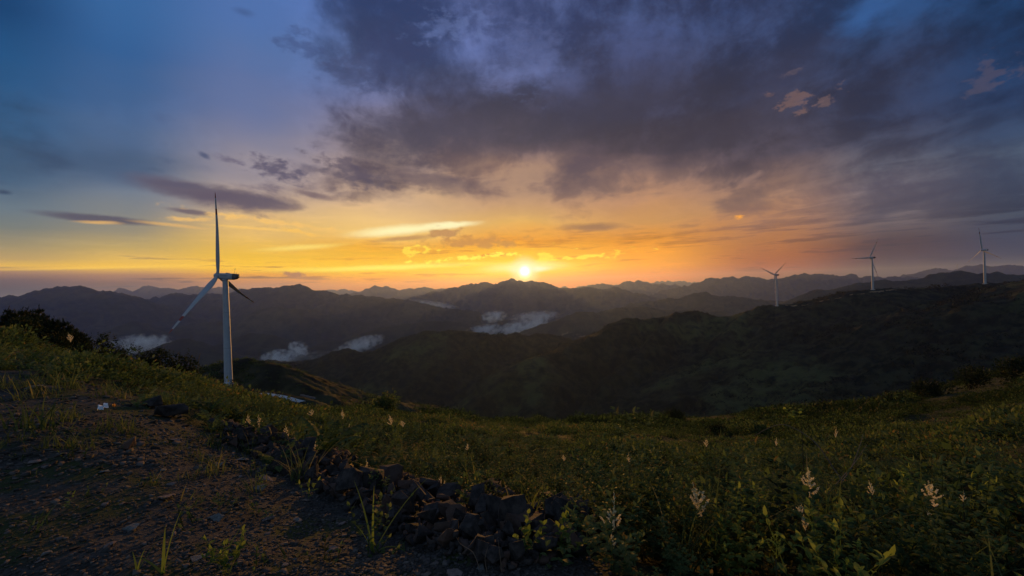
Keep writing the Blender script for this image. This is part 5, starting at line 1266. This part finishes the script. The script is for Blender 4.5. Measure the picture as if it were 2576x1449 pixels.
# dry twigs
def twig(pts, D, r0, label, name='dry_twig'):
    P = [at(X, Y, D + dd) for X, Y, dd in pts]; o0 = P[0]; Q = []
    for i in np.arange(0, len(P) - 1 + 1e-6, .25):
        j = min(int(i), len(P) - 2); f = i - j; a = P[max(j - 1, 0)]; b = P[j]; c = P[j + 1]; d = P[min(j + 2, len(P) - 1)]
        Q.append(.5 * ((2 * b) + (c - a) * f + (2 * a - 5 * b + 4 * c - d) * f * f + (3 * b - a - 3 * c + d) * f ** 3))
    V, Fs = tube([q - o0 for q in Q], list(np.linspace(r0, r0 * .35, len(Q))), 5); o = link(name, py_mesh(name, V, Fs, True), M_DRY, None, tuple(o0)); tag(o, label, 'twig'); return o
twig([(2120, 1210, 0), (2098, 1180, .1), (2063, 1128, .2), (2030, 1096, .3), (1990, 1074, .4), (1965, 1068, .5), (1935, 1076, .6), (1898, 1096, .7)], 5.6, .008, 'long bare twig arching leftward over the right slope')
twig([(2115, 1215, 0), (2140, 1180, .1), (2160, 1130, .2), (2172, 1090, .3)], 5.6, .007, 'reddish bare stem rising right of the arching twig')
twig([(2080, 1245, 0), (2115, 1205, .1), (2150, 1165, .2), (2180, 1120, .3)], 5.2, .006, 'thin bare stem leaning right beside the reddish one')
twig([(1206, 1430, 0), (1190, 1390, 0), (1160, 1370, 0), (1148, 1352, 0)], 2.7, .003, 'dry bent grass stalk over the bottom rocks')
twig([(1262, 1440, 0), (1258, 1400, 0), (1252, 1350, 0)], 2.7, .003, 'upright dry grass stalk with a feathery tip at the bottom')
twig([(1225, 1438, 0), (1220, 1405, 0), (1228, 1375, 0)], 2.7, .003, 'short reddish stalk among the bottom rocks')
twig([(862, 1330, 0), (880, 1290, 0), (896, 1262, 0), (905, 1240, 0)], 3.9, .003, 'thin dry stalk crossing the front rocks')
twig([(497, 930, 0), (500, 905, 0), (504, 888, 0)], 38, .05, 'bare upright pole standing right of the last left bush', 'bare_pole')
twig([(620, 1330, 0), (640, 1300, 0), (650, 1270, 0)], 3.2, .003, 'pale dead stem on the gravel left of the front rocks')

# ================================================================ bushes and small pines along the left crest
def branchy(n, H, spread, r0, seed):
    r3 = np.random.default_rng(seed); V = []; Fs = []
    for i in range(n):
        a = r3.uniform(0, 6.283); s_ = spread * r3.uniform(.3, 1); path = [(0, 0, -.3), (math.cos(a) * s_ * .3, math.sin(a) * s_ * .3, H * .4), (math.cos(a) * s_, math.sin(a) * s_, H * r3.uniform(.7, .95))]
        v, f = tube(path, [r0, r0 * .6, r0 * .2], 5); o = len(V); V += v; Fs += [tuple(o + k for k in q) for q in f]
    return V, Fs
def bush_crown(H, w, seed, n=520, ls=.16, lobes=7, tint=(.1, .9)):
    r3 = np.random.default_rng(seed); g = G()
    for k in range(lobes):
        a = r3.uniform(0, 6.283); rr = w * .5 * r3.uniform(0, .75); c = np.array([math.cos(a) * rr, math.sin(a) * rr, H * r3.uniform(.25, .80)]); R3 = w * r3.uniform(.20, .34)
        for _ in range(n // lobes):
            v = nrm(r3.normal(size=3)); p = c + v * R3 * r3.uniform(.45, 1.12) * [1, 1, .9]
            if p[2] < -.1: continue
            L = ls * r3.uniform(.6, 1.3); leaf2(g, p, nrm(v + r3.normal(0, .6, 3) + [0, 0, .4]), nrm(r3.normal(size=3)), L, L * .5, r3.uniform(*tint))
    for _ in range(14):
        a = r3.uniform(0, 6.283); rr = w * .4 * r3.random(); b = np.array([math.cos(a) * rr, math.sin(a) * rr, H * .6]); L0 = H * r3.uniform(.25, .5)
        for j in range(9):
            q = b + np.array([math.cos(a) * .15, math.sin(a) * .15, 1]) * L0 * j / 9; leaf2(g, q, nrm(r3.normal(0, .7, 3) + [0, 0, .6]), nrm(r3.normal(size=3)), ls * .8, ls * .35, r3.uniform(*tint))
    return g.get()
def pine_crown(H, w, seed, whorls=9):
    r3 = np.random.default_rng(seed); g = G()
    for i in range(whorls):
        k = i / whorls; z = H * (.08 + .88 * k); L = w * .5 * (1 - k) ** .8 + .07
        for j in range(7):
            a = j * .9 + i * 1.7 + r3.uniform(-.2, .2); d = np.array([math.cos(a), math.sin(a), .35 + .5 * k]); d = nrm(d); Lb = L * r3.uniform(.7, 1.15); m_ = max(3, int(Lb / .07))
            for q in range(m_):
                p = np.array([0, 0, z]) + d * Lb * (q + .5) / m_ + [0, 0, .12 * Lb * (q / m_) ** 2]
                for _ in range(4): leaf2(g, p, nrm(d + r3.normal(0, .8, 3) + [0, 0, .35]), nrm(r3.normal(size=3)), .15, .045, r3.uniform(0, .8))
    for q in range(10): leaf2(g, np.array([0, 0, H * (.85 + .015 * q)]), nrm(r3.normal(0, .4, 3) + [0, 0, 1]), nrm(r3.normal(size=3)), .14, .04, .4)
    return g.get()
PB = [g_mesh('crown', pine_crown(1.0 * 2.2, 1.6, 700 + i)) for i in range(4)]
for q in PB: q.materials.append(M_PINE)
V, Fs = tube([(0, 0, -.4), (0, 0, 1.0), (0, 0, 2.1)], [.05, .035, .01], 7); PT = py_mesh('trunk', V, Fs, True); PT.materials.append(M_BARK)
PINES = [(10, 788, 34), (23, 773, 34), (38, 780, 32), (55, 775, 33), (68, 774, 34), (82, 782, 32), (98, 770, 33), (112, 788, 32), (124, 796, 33), (137, 799, 33), (148, 806, 34), (160, 803, 33), (173, 811, 33), (185, 822, 33), (197, 829, 34), (208, 833, 34), (217, 842, 35)]
PLAB = {0: 'leftmost small pine, half cut off beside the frame edge', 1: 'tallest of the first small pines at the left edge', 6: 'pointed small pine standing highest in the middle of the left row', 9: 'small pine with a narrow top left of the step down in the row', 11: 'broad pointed small pine at the bend of the left crest', 15: 'last pointed small pine before the rounded bushes'}
for i, (X, Y, D) in enumerate(PINES):
    t_ = at(X, Y, D); gz = g1(t_[0], t_[1]); h = max(1.0, min(4.2, t_[2] - gz)); root = empty('pine_tree', (t_[0], t_[1], t_[2] - h), i * 1.1)
    tag(root, PLAB.get(i, 'small dark pine in the close row along the left crest'), 'pine', 'small pines along the left crest')
    o = link('crown', PB[i % 4], None, root); o.scale = (.55 * h / 2.2 + .30,) * 2 + (h / 2.2,); o2 = link('trunk', PT, None, root); o2.scale = (1, 1, h / 2.2)
BUSH = [  # X centre, top Y, bottom Y, width px, distance, label
 (255, 836, 885, 52, 31, 'spiky topped round bush right of the small pines'), (150, 830, 862, 60, 30, 'dark low bush in front of the small pines'), (205, 858, 890, 46, 29, 'dark bush below the end of the pine row'),
 (306, 856, 905, 56, 32, 'dense dark bush left of the bright mist bank'), (283, 872, 905, 40, 30, 'low bush tucked between the spiky one and the dense one'), (355, 880, 912, 40, 34, 'small open bush under the bright mist bank'),
 (403, 868, 925, 54, 34, 'tall broadleaf bush with a ragged top right of the mist bank'), (380, 890, 925, 34, 33, 'small dark bush at the left foot of the ragged one'), (462, 882, 942, 62, 36, 'last and darkest bush of the left crest'), (436, 900, 935, 30, 34, 'thin bush between the ragged and the darkest one'),
 (60, 800, 830, 70, 30, 'low dark bush under the first small pines'), (590, 950, 968, 26, 150, 'dark bush at the foot of the tall tower'), (556, 952, 966, 20, 160, 'small bush left of the tall tower foot'),
 (966, 998, 1042, 66, 46, 'lone spreading bush on the slope below the dark hill'), (1900, 1072, 1106, 64, 34, 'round dark bush left of the bright sapling'), (1800, 1070, 1098, 44, 36, 'low brown bush on the centre right slope'),
 (2245, 998, 1022, 60, 60, 'low bush on the right rim of the slope'), (2350, 966, 996, 80, 62, 'broad bush on the right rim below the terraces'), (2440, 928, 962, 64, 66, 'large bush high on the right slope'), (2545, 905, 945, 70, 66, 'large dark bush at the right frame edge'),
 (1130, 1045, 1066, 44, 52, 'small round bush on the rim left of centre'), (1700, 1040, 1062, 50, 64, 'dark bush on the rim right of centre'), (520, 945, 968, 34, 58, 'small bush on the rim left of the tall tower'),
 (1350, 1052, 1070, 40, 58, 'low bush on the rim below the sun'), (2080, 1022, 1048, 56, 60, 'reddish brown bush on the right rim')]
for i, (X, yt, yb, w, D, lab) in enumerate(BUSH):
    t_ = at(X, yt, D); gz = g1(t_[0], t_[1]); h = max(.8, t_[2] - gz); hh = (yb - yt) / F * D; h = min(h, hh * 2.0) if h > hh * 1.05 else h; ww = w / F * D * 1.15
    root = empty('bush', (t_[0], t_[1], t_[2] - h), i); tag(root, lab, 'bush')
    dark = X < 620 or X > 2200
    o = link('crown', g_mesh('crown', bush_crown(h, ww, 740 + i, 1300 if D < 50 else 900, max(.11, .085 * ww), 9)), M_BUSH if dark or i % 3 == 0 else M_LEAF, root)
    V, Fs = branchy(6, h * .8, ww * .3, .02 + .012 * h, 760 + i); link('branches', py_mesh('branches', V, Fs, True), M_BARK, root)
